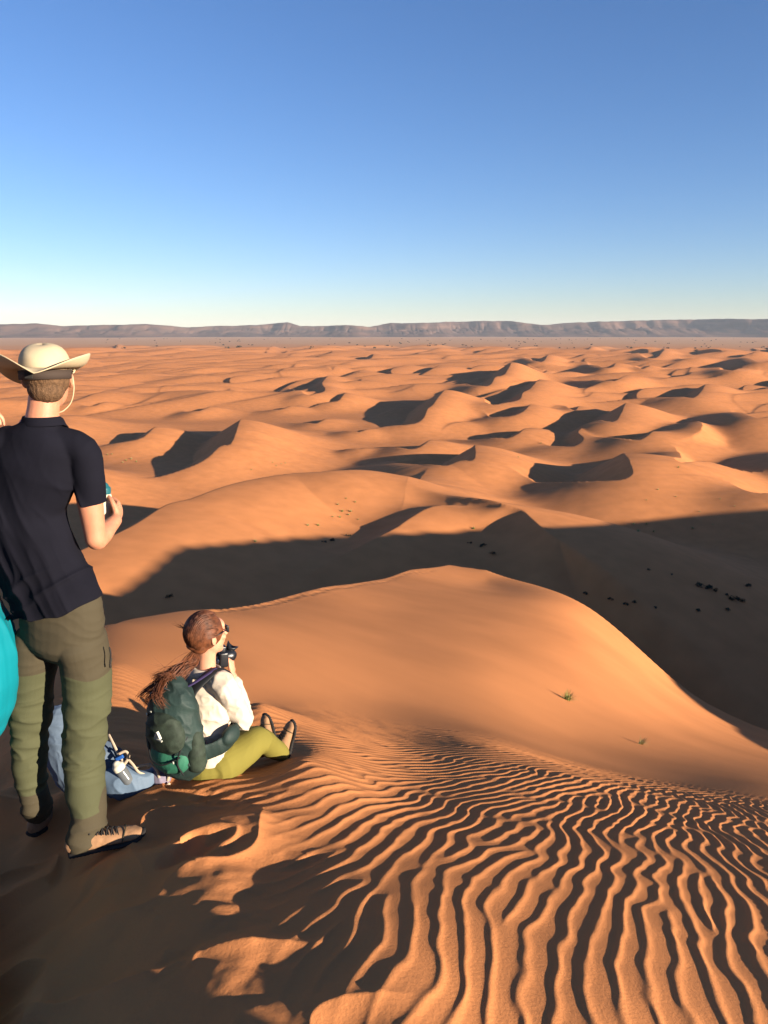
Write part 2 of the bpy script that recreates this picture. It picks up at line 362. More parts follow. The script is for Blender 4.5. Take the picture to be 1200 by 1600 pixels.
# trampled sand: hollows, heel marks and wind scallops
tr = 1-mask
tr = tr*sst(5.5, 3.8, rs_)
wa, wb = .10*vnoise(xs*2.1, ys*2.1, 41), .10*vnoise(xs*2.1, ys*2.1, 42)
rdg = 1-np.abs(vnoise((xs+wa)*2.3+.6*ys, (ys+wb)*4.2, 12))
dz += tr*(.060*vnoise((xs+wa)*1.9, (ys+wb)*2.6, 11) + .030*vnoise((xs+wb)*4.3, (ys+wa)*4.9, 15) + .030*rdg**3 + .007*vnoise((xs+wa)*8, (ys+wb)*13, 14) + .0022*vnoise(xs*21, ys*30, 13))
def dent(p, a, b, ang, dep, rim=.25, nz=.45):
    ca, sa = math.cos(R(ang)), math.sin(R(ang)); sx_ = xs-p[0]; sy_ = ys-p[1]
    m = (np.abs(sx_) < .5) & (np.abs(sy_) < .5); out = np.zeros(xs.shape); X_, Y_ = sx_[m], sy_[m]
    qx = X_*ca+Y_*sa; qy = -X_*sa+Y_*ca
    q = np.sqrt((qx/a)**2+(qy/b)**2) + nz*vnoise(xs[m]*14, ys[m]*14, 61)
    out[m] = -dep*(1-sst(.25, 1.05, q)) + dep*rim*np.exp(-((q-1.25)/.25)**2)*(qx*np.sign(a) > -a*.2); return out
fr_rng = np.random.default_rng(3)
FEET = [(at_z(300, 1318, -2.0), .15, .075, 30, .045), (at_z(395, 1255, -2.1), .08, .035, 20, .03), (at_z(330, 1245, -2.1), .10, .035, 10, .025)]
for k in range(7):
    FEET.append(((fr_rng.uniform(-2.0, -.05), fr_rng.uniform(1.5, 3.3)), fr_rng.uniform(.11, .15), fr_rng.uniform(.04, .055), fr_rng.uniform(20, 120), fr_rng.uniform(.008, .016)))
for d_ in FEET: dz += dent(*d_)*(1-mask*.7)
ZN[fa0:fa1, :SN] += dz
def smax(a, b, k):
    h = np.clip(.5+.5*(a-b)/k, 0, 1); return b*(1-h)+a*h+k*h*(1-h)
Z = ZF.copy(); Z[:, :NB] = smax(ZN, ZF[:, :NB], 1.2)
NEARONLY = RR < 9.5
Z[:, :NB][:, NEARONLY[:NB]] = ZN[:, NEARONLY[:NB]]

# unseen sand hump added behind and right of the camera to shade the lower left
NH = int(np.searchsorted(RR, 14)); hx, hy = XG[:, :NH], YG[:, :NH]; sx0, sy0 = math.sin(R(SUN_AZ)), math.cos(R(SUN_AZ))
pa = (hx+.02)*sx0+(hy-1.72)*sy0; qa = (hx+.02)*sy0-(hy-1.72)*sx0; qa = qa+.0+.18*vnoise(pa*.9, qa*1.4, 71)
Z[:, :NH] += 1.62*(.14*sst(-.45, .0, qa)+.86*sst(-.2, .9, qa))*(1+.22*vnoise(qa*2.1+3, qa*0, 73)+.10*vnoise(qa*6+3, qa*0, 74))*sst(5.5, 3.2, qa)*sst(2.0, 3.5, pa)*sst(6.8, 4.4, pa)*(1+.16*vnoise(hx*1.5, hy*1.5, 72))

def ground_z(x, y):
    a = math.atan2(x, y); r = math.hypot(x, y)
    i = int(np.clip(np.searchsorted(AZ, a), 1, NA-1)); j = int(np.clip(np.searchsorted(RR, r), 1, NR-1))
    fa = (a-AZ[i-1])/(AZ[i]-AZ[i-1]); fr_ = (r-RR[j-1])/(RR[j]-RR[j-1])
    return float((Z[i-1, j-1]*(1-fa)+Z[i, j-1]*fa)*(1-fr_) + (Z[i-1, j]*(1-fa)+Z[i, j]*fa)*fr_)
def hit(u, v, rmin=1.3):
    """first ground point seen at a pixel"""
    d = ray(u, v); a = math.atan2(d[0], d[1]); t = d[2]/math.hypot(d[0], d[1])
    i = int(np.clip(np.searchsorted(AZ, a), 1, NA-1)); m = (Z[i] > RR*t) & (RR > rmin)
    j = int(np.argmax(m)); r = RR[j]; return Vector((math.sin(a)*r, math.cos(a)*r, float(Z[i, j])))

def build_ground():
    co = np.empty((NA*NR+1, 3), np.float32)
    co[:-1, 0] = XG.ravel(); co[:-1, 1] = YG.ravel(); co[:-1, 2] = Z.ravel(); co[-1] = (0, 0, Z[:, 0].mean())
    i = np.arange(NA)[:, None]; j = np.arange(NR-1)[None, :]; i2 = (i+1) % NA
    q = np.stack([i*NR+j, i*NR+j+1, i2*NR+j+1, i2*NR+j], -1).reshape(-1, 4)[:, ::-1]
    tri = np.stack([np.full(NA, NA*NR), np.arange(NA)*NR, ((np.arange(NA)+1) % NA)*NR], 1)[:, ::-1]
    nq, ntr = len(q), len(tri)
    me = bpy.data.meshes.new('sand_dunes'); me.vertices.add(len(co)); me.vertices.foreach_set('co', co.ravel())
    li = np.concatenate([q.ravel(), tri.ravel()]).astype(np.int32)
    me.loops.add(len(li)); me.loops.foreach_set('vertex_index', li)
    ls = np.concatenate([np.arange(nq)*4, nq*4+np.arange(ntr)*3]).astype(np.int32)
    me.polygons.add(nq+ntr); me.polygons.foreach_set('loop_start', ls)
    me.polygons.foreach_set('use_smooth', np.ones(nq+ntr, bool))
    me.update(calc_edges=True)
    o = bpy.data.objects.new('sand_dunes', me); COL.objects.link(o); tag(o, kind='structure')
    return o
ground = build_ground()
SAND = mat('sand', (.50, .198, .074), rough=.95, spec=.05, var=.09, scale=.3)
ground.data.materials.append(SAND)

# ------------------------------------------------------------------ far hills
def build_hills():
    sky_pts = [(-700, 508), (-400, 512), (-200, 506), (-60, 511), (0, 510), (60, 508), (95, 511.5), (160, 510), (230, 509), (290, 513), (330, 511), (400, 510), (450, 505.5), (470, 511.5), (540, 510), (575, 512.5),
               (610, 506), (640, 507.5), (700, 504), (760, 503), (800, 503.5), (845, 509.5), (880, 507), (930, 504), (1000, 502), (1060, 500.5), (1120, 499.5), (1200, 501), (1300, 503), (1500, 506), (1900, 510)]
    a = np.array([math.atan2(u-600, FPX/cp) for u, v in sky_pts]); hgt = np.array([9200*(519-v)/FPX*math.cos(x)+6 for (u, v), x in zip(sky_pts, a)])
    az = np.radians(np.arange(-46, 46, .045)); rr = np.linspace(7300, 11500, 110)
    A_, R_ = np.meshgrid(az, rr, indexing='ij'); X = np.sin(A_)*R_; Y = np.cos(A_)*R_
    top = np.interp(A_, a, hgt) + 5*vnoise(X/160, Y/400, 31) + 2.5*vnoise(X/60, Y/90, 32)
    wob = 500*vnoise(X/1500, Y*0+3, 33) + 260*vnoise(X/420, Y*0+9, 34) + 90*vnoise(X/130, Y*0+1, 37)
    p = np.clip((R_+wob-7800)/1300, 0, 1); prof = .30*sst(0, .45, p) + .25*sst(.30, .62, p) + .45*sst(.62, .92, p)
    gul = (1-np.abs(vnoise(X/150+.3*vnoise(X/90, Y/90, 38), Y/650, 35)))**2*.30 + (1-np.abs(vnoise(X/55, Y/260, 36)))**2*.12
    z = BASE-6 + (top-BASE+6)*prof*(1-gul*np.sin(PI*np.clip(prof, 0, 1))*1.1) - 60*np.clip((R_-9600)/1800, 0, 1)
    nA, nR = z.shape; co = np.stack([X, Y, z], -1).reshape(-1, 3).astype(np.float32)
    i = np.arange(nA-1)[:, None]; j = np.arange(nR-1)[None, :]
    q = np.stack([i*nR+j, (i+1)*nR+j, (i+1)*nR+j+1, i*nR+j+1], -1).reshape(-1, 4)[:, ::-1]
    me = bpy.data.meshes.new('hills'); me.from_pydata(co.tolist(), [], q.tolist()); me.polygons.foreach_set('use_smooth', np.ones(len(q), bool))
    o = bpy.data.objects.new('hills', me); COL.objects.link(o); tag(o, kind='structure')
    m = mat('hill_rock', (.16, .09, .062), rough=1, spec=0, c2=(.055, .035, .030), scale=.004)
    nz = [n for n in m.node_tree.nodes if n.type == 'TEX_NOISE'][0]; mp = m.node_tree.nodes.new('ShaderNodeMapping'); mp.inputs['Scale'].default_value = (1, .5, 6)
    tc = [n for n in m.node_tree.nodes if n.type == 'TEX_COORD'][0]; m.node_tree.links.new(tc.outputs['Object'], mp.inputs[0]); m.node_tree.links.new(mp.outputs[0], nz.inputs[0])
    me.materials.append(m)
build_hills()

# ------------------------------------------------------------------ sand material: colour change to the stony pan far away, grain
def sand_nodes():
    n = SAND.node_tree; b = n.nodes['Principled BSDF']; L = n.links
    base = b.inputs['Base Color'].links[0].from_socket
    tc = [x for x in n.nodes if x.type == 'TEX_COORD'][0]
    ln = n.nodes.new('ShaderNodeVectorMath'); ln.operation = 'LENGTH'; L.new(tc.outputs['Object'], ln.inputs[0])
    nz = n.nodes.new('ShaderNodeTexNoise'); nz.inputs['Scale'].default_value = .0035; nz.inputs['Detail'].default_value = 6; L.new(tc.outputs['Object'], nz.inputs[0])
    ma = n.nodes.new('ShaderNodeMath'); ma.operation = 'MULTIPLY_ADD'; ma.inputs[1].default_value = 900; L.new(nz.outputs[0], ma.inputs[0]); L.new(ln.outputs['Value'], ma.inputs[2])
    mr = n.nodes.new('ShaderNodeMapRange'); mr.inputs[1].default_value = 2500; mr.inputs[2].default_value = 4200; L.new(ma.outputs[0], mr.inputs[0])
    mx = n.nodes.new('ShaderNodeMix'); mx.data_type = 'RGBA'; L.new(mr.outputs[0], mx.inputs[0]); L.new(base, mx.inputs[6]); mx.inputs[7].default_value = (.46, .25, .13, 1)
    # dark scrub flecks on the pan
    L.new(mx.outputs[2], b.inputs['Base Color'])
    g = n.nodes.new('ShaderNodeTexNoise'); g.inputs['Scale'].default_value = 800; g.inputs['Detail'].default_value = 3; L.new(tc.outputs['Object'], g.inputs[0])
    g2 = n.nodes.new('ShaderNodeTexNoise'); g2.inputs['Scale'].default_value = 90; g2.inputs['Detail'].default_value = 4; L.new(tc.outputs['Object'], g2.inputs[0])
    bp = n.nodes.new('ShaderNodeBump'); bp.inputs['Strength'].default_value = 1; bp.inputs['Distance'].default_value = .0013; L.new(g.outputs[0], bp.inputs['Height'])
    b2 = n.nodes.new('ShaderNodeBump'); b2.inputs['Strength'].default_value = 1; b2.inputs['Distance'].default_value = .0018; L.new(g2.outputs[0], b2.inputs['Height']); L.new(bp.outputs[0], b2.inputs['Normal'])
    L.new(b2.outputs[0], b.inputs['Normal'])
sand_nodes()

# ------------------------------------------------------------------ haze
def build_haze():
    me = bpy.data.meshes.new('haze'); bm = bmesh.new(); bmesh.ops.create_cube(bm, size=1)
    bmesh.ops.scale(bm, vec=(30000, 30000, 250), verts=bm.verts); bmesh.ops.translate(bm, vec=(0, 0, -60+125), verts=bm.verts); bm.to_mesh(me); bm.free()
    o = bpy.data.objects.new('haze', me); COL.objects.link(o); tag(o, kind='stuff')
    m = bpy.data.materials.new('haze'); m.use_nodes = True; n = m.node_tree; n.nodes.remove(n.nodes['Principled BSDF'])
    v = n.nodes.new('ShaderNodeVolumePrincipled'); v.inputs['Color'].default_value = (.80, .88, 1, 1); v.inputs['Density'].default_value = 2.7e-5; v.inputs['Anisotropy'].default_value = 0
    n.links.new(v.outputs[0], n.nodes['Material Output'].inputs['Volume']); me.materials.append(m)
build_haze()

# ------------------------------------------------------------------ figure tools
def Pm(u, v, y): return Vector(at_y(u, v, y))
def vn3(p, sc, seed=0):
    """smooth 3-D value noise on an (n,3) array"""
    q = np.asarray(p)*np.asarray(sc); z = q[:, 2]; zi = np.floor(z); f = z-zi; f = f*f*(3-2*f); out = np.zeros(len(q))
    for k in (0, 1):
        off = (zi+k); w_ = f if k else 1-f
        out += w_*vnoise(q[:, 0]+off*17.31, q[:, 1]+off*9.77, seed)
    return out
def rings(bm, pts, rads, n=20, ref=(0, 1, 0), sub=4, cap=True):
    """closed tube with elliptical sections through pts; rads: (across ref-perp, along ref) or number"""
    P = [Vector(p) for p in pts]; Rd = [(r, r) if not isinstance(r, (tuple, list)) else r for r in rads]
    Q = []; S = []
    m = len(P)
    for i in range(m-1):
        p0 = P[max(i-1, 0)]; p1 = P[i]; p2 = P[i+1]; p3 = P[min(i+2, m-1)]
        for k in range(sub):
            t = k/sub; Q.append(.5*((2*p1)+(-p0+p2)*t+(2*p0-5*p1+4*p2-p3)*t*t+(-p0+3*p1-3*p2+p3)*t**3))
            tt = t*t*(3-2*t)*.5+t*.5; S.append((Rd[i][0]*(1-tt)+Rd[i+1][0]*tt, Rd[i][1]*(1-tt)+Rd[i+1][1]*tt))
    Q.append(P[-1]); S.append(Rd[-1]); L = []; ref = Vector(ref)
    if cap:
        d0 = (Q[0]-Q[1]).normalized(); d1 = (Q[-1]-Q[-2]).normalized(); r0 = min(S[0]); r1 = min(S[-1])
        Q = [Q[0]+d0*r0*.75, Q[0]+d0*r0*.4] + Q + [Q[-1]+d1*r1*.4, Q[-1]+d1*r1*.75]
        S = [(S[0][0]*.35, S[0][1]*.35), (S[0][0]*.8, S[0][1]*.8)] + S + [(S[-1][0]*.8, S[-1][1]*.8), (S[-1][0]*.35, S[-1][1]*.35)]
    for i, q in enumerate(Q):
        t = (Q[min(i+1, len(Q)-1)]-Q[max(i-1, 0)]).normalized()
        a = t.cross(ref)
        if a.length < 1e-3: a = t.orthogonal()
        a.normalize(); b = a.cross(t).normalized()
        L.append([bm.verts.new(q + a*math.cos(2*PI*k/n)*S[i][0] + b*math.sin(2*PI*k/n)*S[i][1]) for k in range(n)])
    for i in range(len(L)-1):
        for k in range(n): bm.faces.new((L[i][k], L[i][(k+1) % n], L[i+1][(k+1) % n], L[i+1][k]))
    if cap: bm.faces.new(L[0][::-1]); bm.faces.new(L[-1])
    return L
def ball(bm, c, r, rot=None, seg=20):
    M = Matrix.Translation(Vector(c)) @ (rot.to_4x4() if rot else Matrix.Identity(4)) @ Matrix.Diagonal((*(r if isinstance(r, (tuple, list)) else (r, r, r)), 1))
    bmesh.ops.create_uvsphere(bm, u_segments=seg, v_segments=seg*2//3, radius=1, matrix=M)
def box(bm, c, s, rot=None, bev=.0):
    g = bmesh.ops.create_cube(bm, size=1, matrix=Matrix.Translation(Vector(c)) @ (rot.to_4x4() if rot else Matrix.Identity(4)) @ Matrix.Diagonal((*s, 1)))
    if bev:
        es = list({e for v in g['verts'] for e in v.link_edges}); bmesh.ops.bevel(bm, geom=es, offset=bev, segments=3, affect='EDGES', profile=.6)
def link(name, me, m, parent, smooth=True):
    for x in (m if isinstance(m, (list, tuple)) else [m]): me.materials.append(x)
    if smooth: me.polygons.foreach_set('use_smooth', np.ones(len(me.polygons), bool))
    o = bpy.data.objects.new(name, me); COL.objects.link(o)
    if parent is not None:
        bpy.context.view_layer.update(); o.parent = parent; o.matrix_parent_inverse = parent.matrix_world.inverted()
    return o
def mesh_of(bm, name):
    bmesh.ops.recalc_face_normals(bm, faces=bm.faces); me = bpy.data.meshes.new(name); bm.to_mesh(me); bm.free(); return me
def solid(name, bm, m, parent, smooth=True): return link(name, mesh_of(bm, name), m, parent, smooth)
def fuse(name, bm, voxel, m, parent, it=4, disp=None, fn=None, post=None):
    """one continuous surface from overlapping closed shapes; disp(co, no) -> offset along normal; fn(centres) -> material index"""
    me = mesh_of(bm, name+'_tmp'); o = bpy.data.objects.new('tmp', me); COL.objects.link(o)
    r = o.modifiers.new('r', 'REMESH'); r.mode = 'VOXEL'; r.voxel_size = voxel
    if it: k = o.modifiers.new('s', 'SMOOTH'); k.factor = .5; k.iterations = it
    dg = bpy.context.evaluated_depsgraph_get(); me2 = bpy.data.meshes.new_from_object(o.evaluated_get(dg)); me2.name = name
    bpy.data.objects.remove(o); bpy.data.meshes.remove(me)
    n = len(me2.vertices); co = np.empty(n*3); me2.vertices.foreach_get('co', co); co = co.reshape(-1, 3)
    if disp is not None:
        no = np.empty(n*3); me2.vertex_normals.foreach_get('vector', no); no = no.reshape(-1, 3); co = co + no*disp(co, no)[:, None]
    if post is not None: co = post(co)
    me2.vertices.foreach_set('co', co.ravel()); me2.update()
    me2.materials.clear()
    ob = link(name, me2, m, parent)
    if fn is not None:
        nf = len(me2.polygons); c = np.empty(nf*3); me2.polygons.foreach_get('center', c); me2.polygons.foreach_set('material_index', fn(c.reshape(-1, 3)).astype(np.int32))
    return ob
def cord(bm, pts, r, n=8, sub=4): rings(bm, pts, [r]*len(pts), n=n, ref=(.13, .2, .97), sub=sub)
def empty(name, loc, label, cat, group=None):
    o = bpy.data.objects.new(name, None); COL.objects.link(o); o.location = loc; o.empty_display_size = .1
    bpy.context.view_layer.update(); return tag(o, label, cat, group)
def hand_bm(bm, wrist, d, n, thumb=1, curl=(.5, .7, .5), size=1.0, spread=.06, index=None):
    """palm and five fingers; d towards the fingers, n towards which they close, thumb=+1 on side d x n"""
    d = d.normalized(); n = (n-d*n.dot(d)).normalized(); s = d.cross(n)*thumb; k = size
    rings(bm, [wrist-d*.02*k, wrist+d*.02*k, wrist+d*.055*k, wrist+d*.085*k], [(.026*k, .019*k), (.031*k, .016*k), (.040*k, .015*k), (.040*k, .012*k)], n=14, ref=n)
    for i, (off, ln) in enumerate(((.029, .92), (.010, 1.0), (-.010, .95), (-.028, .76))):
        p = wrist+d*(.086-.004*abs(i-1))*k+s*off*k; a = 0; dd = (d+s*spread*(1.5-i)).normalized(); pts = [p-d*.012*k, p]
        cu = index if (index and i == 0) else curl
        for c, l in zip(cu, (.043, .027, .022)):
            a += c; p = p+(dd*math.cos(a)+n*math.sin(a))*l*ln*k; pts.append(p)
        rings(bm, pts, [.0095*k, .0093*k, .0085*k, .0078*k, .0066*k], n=10, ref=s)
    b = wrist+d*.028*k+s*.026*k; t1 = b+(s*.75+d*.6+n*.35).normalized()*.042*k; t2 = t1+(d*.85+s*.15+n*.55).normalized()*.032*k; t3 = t2+(d*.7-s*.15+n*.7).normalized()*.024*k
    rings(bm, [wrist+d*.02*k+s*.012*k, b, t1, t2, t3], [.014*k, .0145*k, .011*k, .0098*k, .0078*k], n=10, ref=n)

def head_bm(bm, c, f, up, w=1.0):
    """head centred at c looking along f"""
    up = (up-f*up.dot(f)).normalized(); r = f.cross(up); M = Matrix((r, f, up)).transposed()
    P = lambda a, b, z: c+r*a*w+f*b*w+up*z*w
    ball(bm, P(0, -.012, .028), (.076*w, .094*w, .088*w), M, 28)
    ball(bm, P(0, .022, -.03), (.062*w, .066*w, .080*w), M, 24); ball(bm, P(0, .055, -.085), (.030*w, .030*w, .024*w), M)
    ball(bm, P(0, .068, .045), (.050*w, .022*w, .03*w), M)
    rings(bm, [P(0, .086, .022), P(0, .100, .0), P(0, .104, -.018)], [.008*w, .011*w, .015*w], n=10)          # nose
    for sx in (-1, 1):
        ball(bm, P(sx*.017, .088, -.017), .009*w); ball(bm, P(sx*.042, .062, -.012), (.022*w, .02*w, .018*w), M)
        ball(bm, P(sx*.030, .080, .020), (.013*w, .010*w, .010*w), M)                                     # eyes
        er = Matrix.Rotation(sx*.35, 3, 'Z'); ball(bm, P(sx*.079, -.006, -.002), (.007*w, .019*w, .031*w), M @ er); ball(bm, P(sx*.075, -.002, -.026), (.007*w, .009*w, .010*w), M)
    ball(bm, P(0, .084, -.043), (.024*w, .012*w, .006*w), M); ball(bm, P(0, .083, -.054), (.021*w, .012*w, .007*w), M)  # lips
    return M, P

SKIN = mat('skin', (.44, .185, .105), rough=.55, spec=.35, var=.10, scale=25, bump=.0006, bscale=220, sub=.12)
SKIN_F = mat('skin_light', (.50, .235, .145), rough=.55, spec=.35, var=.08, scale=25, bump=.0005, bscale=220, sub=.12)
HAIR_M = mat('hair_short', (.10, .055, .028), rough=.75, spec=.2, bump=.004, bscale=190, var=.35, scale=90)
NAVY = mat('navy_cotton', (.0062, .0062, .0105), rough=.92, spec=.08, var=.15, scale=6, bump=.0007, bscale=500)
OLIVE = mat('olive_fabric', (.060, .062, .032), rough=.85, spec=.15, var=.08, scale=5, bump=.0006, bscale=420)
BROWNF = mat('brown_fabric', (.050, .041, .025), rough=.88, spec=.15, var=.10, scale=7, bump=.0006, bscale=420)
LEATH = mat('suede', (.27, .15, .08), rough=.85, spec=.15, var=.15, scale=25, bump=.0008, bscale=240)
RUB = mat('dark_rubber', (.02, .018, .017), rough=.8, spec=.2)
BEIGE = mat('beige_canvas', (.42, .335, .215), rough=.9, spec=.15, var=.06, scale=14, bump=.0006, bscale=380)
DARKB = mat('dark_strap', (.045, .032, .026), rough=.85, spec=.2, bump=.0005, bscale=400)
CORD_T = mat('tan_cord', (.5, .4, .25), rough=.8)
STRAPM = mat('gusset', (.04, .038, .025), rough=.9)

def two_tone(name, m1, m2):
    m = m1.copy(); m.name = name; n = m.node_tree; b = n.nodes['Principled BSDF']
    at = n.nodes.new('ShaderNodeAttribute'); at.attribute_name = 'mask'; gt = n.nodes.new('ShaderNodeMath'); gt.operation = 'GREATER_THAN'; gt.inputs[1].default_value = 0
    n.links.new(at.outputs['Fac'], gt.inputs[0]); mx = n.nodes.new('ShaderNodeMix'); mx.data_type = 'RGBA'; n.links.new(gt.outputs[0], mx.inputs[0])
    old = b.inputs['Base Color'].links[0].from_socket; n.links.new(old, mx.inputs[6]); mx.inputs[7].default_value = m2.node_tree.nodes['Principled BSDF'].inputs['Base Color'].default_value
    n.links.new(mx.outputs[2], b.inputs['Base Color']); return m
TROU = two_tone('trouser_cloth', OLIVE, BROWNF)
def set_mask(o, fn):
    me = o.data; n = len(me.vertices); co = np.empty(n*3); me.vertices.foreach_get('co', co)
    a = me.attributes.new('mask', 'FLOAT', 'POINT'); a.data.foreach_set('value', fn(co.reshape(-1, 3)).astype(np.float32))
def wrinkle(co, a, seeds):
    """sum of ridged folds; a: list of (amplitude, (sx,sy,sz) scale)"""
    o = np.zeros(len(co))
    for (amp, s), sd in zip(a, seeds):
        wv = .25*vn3(co, (6, 6, 6), sd+50); r = 1-np.abs(vn3(co+wv[:, None]*.12, s, sd)); o += amp*(r**2.2-.35)
    return o
def shoe(parent, heel, toe, up=Vector((0, 0, 1)), sole_col=None, upper=None, laces=True, w=1.0):
    """trail shoe from heel to toe (points on the sole plane)"""
    heel = Vector(heel); toe = Vector(toe); d = toe-heel; L = d.length; d.normalize(); up = (up-d*up.dot(d)).normalized(); r = d.cross(up)
    P = lambda t, a, z: heel+d*t*L+r*a+up*z
    bm = bmesh.new()
    rings(bm, [P(.06, 0, .045), P(.22, 0, .050), P(.45, 0, .046), P(.68, 0, .040), P(.86, 0, .033), P(.95, 0, .028)], [(.032*w, .040), (.036*w, .044), (.037*w, .036), (.043*w, .027), (.041*w, .021), (.027*w, .015)], n=20, ref=up)
    rings(bm, [P(.17, 0, .05), P(.19, 0, .10), P(.17, 0, .125)], [(.029, .038), (.027, .036), (.026, .034)], n=18, ref=d)
    up_o = fuse('shoe', bm, .004, upper or LEATH, parent, it=5, disp=lambda c, n_: .0012*vn3(c, (60, 60, 60), 5))
    bm = bmesh.new()
    rings(bm, [P(.03, 0, .014), P(.2, 0, .014), P(.45, 0, .013), P(.7, 0, .013), P(.9, 0, .017), P(1.0, 0, .026)], [(.036*w, .015), (.041*w, .015), (.041*w, .014), (.050*w, .014), (.045*w, .014), (.024*w, .012)], n=20, ref=up)
    fuse('sole', bm, .004, sole_col or RUB, up_o, it=3, disp=lambda c, n_: -.0009*np.sign(np.sin((c @ np.array(d))*420))*(n_ @ np.array(up) < .2))
    if laces:
        bm = bmesh.new()
        for k in range(5):
            t = .42+k*.060; z = .092-.0055*k
            cord(bm, [P(t, -.026, z-.012), P(t+.01, 0, z+.004), P(t+.03, .028, z-.010)], .0028, 6); cord(bm, [P(t+.03, -.028, z-.011), P(t+.01, 0, z+.005), P(t, .028, z-.010)], .0028, 6)
        cord(bm, [P(.37, 0, .100), P(.36, .02, .112), P(.34, .04, .10), P(.38, .01, .098)], .0026, 6); cord(bm, [P(.37, 0, .100), P(.36, -.02, .112), P(.34, -.04, .10), P(.38, -.01, .098)], .0026, 6)
        solid('lace', bm, RUB, up_o)
        bm = bmesh.new(); cord(bm, [P(.72, -.044*w, .030), P(.76, -.036*w, .055), P(.78, 0, .066), P(.76, .036*w, .055), P(.72, .044*w, .030)], .0025, 6); solid('seam', bm, BROWNF, up_o)
    return up_o

# ------------------------------------------------------------------ the standing man
def make_man():
    RF = hit(168, 1330); LF = hit(62, 1300)
    root = empty('person', (RF+LF)/2, 'standing man seen from behind in cream brimmed hat, navy t-shirt and olive trousers', 'person')
    y = RF.y+.03
    f = Vector((math.sin(R(14)), math.cos(R(14)), 0)); r = Vector((math.cos(R(14)), -math.sin(R(14)), 0)); Z_ = Vector((0, 0, 1))
    hc = Pm(75, 592, y+.07); hf = Vector((math.sin(R(-12)), math.cos(R(-12)), -.05)).normalized()
    bm = bmesh.new(); M, HP = head_bm(bm, hc, hf, Z_, 1.04)
    nb = Pm(64, 662, y+.02); ch = Pm(48, 740, y+.04); wa = Pm(62, 860, y+.05); hp = Pm(97, 965, y+.03)
    rings(bm, [nb-Z_*.02, nb+(hc-nb)*.35, hc-f*.015-Z_*.03], [(.066, .062), (.056, .056), (.056, .058)], ref=f)
    rings(bm, [hp, wa, ch, nb-Z_*.02], [(.12, .07), (.10, .065), (.12, .07), (.085, .06)], ref=f, n=24)
    sR = Pm(128, 702, y+.02); sL = Pm(-20, 702, y+.0)
    rings(bm, [ch+Z_*.04, sR], [.075, .058], ref=f); rings(bm, [ch+Z_*.04, sL], [.075, .058], ref=f)
    eR = Pm(150, 845, y+.03); wR = Pm(181, 812, y+.24); eL = Pm(-62, 845, y+.03); wL = Pm(-20, 830, y+.26)
    for sh, el, wr in ((sR, eR, wR), (sL, eL, wL)):
        rings(bm, [sh, sh.lerp(el, .5), el.lerp(sh, .12), el], [.054, .049, .041, .039], ref=f)
        rings(bm, [el, el.lerp(wr, .3), el.lerp(wr, .7), wr], [.040, .040, .031, .026], ref=Z_)
    hand_bm(bm, wR, (wR-eR).normalized()*.9+f*.2+Z_*.35-r*.2, -r+Z_*.1, thumb=1, curl=(.75, .9, .6))
    hand_bm(bm, wL, (wL-eL).normalized()+f*.2, -r*-1, thumb=-1, curl=(.7, .8, .6))
    hR = Pm(126, 1010, y+.03); hL = Pm(58, 1010, y+.07); kR = Pm(134, 1150, y+.05); kL = Pm(52, 1140, y+.10)
    aR = RF+Z_*.13-Vector((.07, 0, 0)); aL = LF+Z_*.10
    rings(bm, [hR, Pm(137, 1085, y+.055), Pm(134, 1140, y+.05), Pm(134, 1235, y+.02), aR], [.058, .052, .042, .036, .028], ref=f)
    rings(bm, [hL, Pm(50, 1085, y+.10), Pm(47, 1140, y+.12), Pm(50, 1225, y+.13), aL+Vector((0, .03, 0))], [.055, .048, .040, .034, .026], ref=f)
    fuse('body', bm, .0052, SKIN, root, it=5)
    # hair
    bm = bmesh.new(); ball(bm, HP(0, -.020, .022), (.085, .098, .100), M, 28); ball(bm, HP(0, -.045, -.035), (.065, .061, .054), M, 24)
    def tuck(co):
        rel = co-np.array(hc); fz = rel @ np.array(hf); up = rel[:, 2]
        lim = np.clip((fz-.005)/.03, 0, 1)*np.clip((.02-up)/.02, 0, 1)
        return co - np.outer(lim*.022, np.array(hf)) - np.sign(rel @ np.array(r))[:, None]*np.array(r)[None]*(lim*.010)[:, None]
    fuse('hair', bm, .004, HAIR_M, root, it=3, disp=lambda c, n_: .0016*vn3(c, (160, 160, 55), 3)+.001*vn3(c, (300, 300, 90), 4), post=tuck)
    # hat
    hat = empty('hat', hc+Z_*.07, None, None); hat.parent = root; hat.matrix_parent_inverse = root.matrix_world.inverted()
    tz = Vector((-.02, .04, 1)).normalized(); hr = (Vector((.97, .22, 0))-tz*Vector((.97, .22, 0)).dot(tz)).normalized(); hb = tz.cross(hr)    # hat frame: across, forward, up
    base = hc+Vector((-.002, -.01, .034))
    HB = lambda a, b, z: base+hr*a*1.06+hb*b*1.05+tz*z*1.0
    bm = bmesh.new(); n = 72; prev = None
    prof = [(.0, 1.0), (.018, .995), (.036, .97), (.053, .92), (.068, .84), (.081, .72), (.090, .57), (.096, .38), (.0985, .18), (.099, .02)]
    for z, k in prof:
        ring = []
        for i in range(n):
            t = 2*PI*i/n; c_, s_ = math.cos(t), math.sin(t); wv = 1+.012*math.sin(3*t+z*40)*(z/.1)+.008*math.sin(7*t+z*70)
            ring.append(bm.verts.new(HB(.085*c_*k*wv, .104*s_*k*wv, z*.95+.004*math.cos(2*t)*(z/.1))))
        if prev: [bm.faces.new((prev[i], prev[(i+1) % n], ring[(i+1) % n], ring[i])) for i in range(n)]
        prev = ring
    bm.faces.new(prev); crown = solid('crown', bm, BEIGE, hat)
    md = crown.modifiers.new('t', 'SOLIDIFY'); md.thickness = .003
    bm = bmesh.new(); prev = None; ns = 16
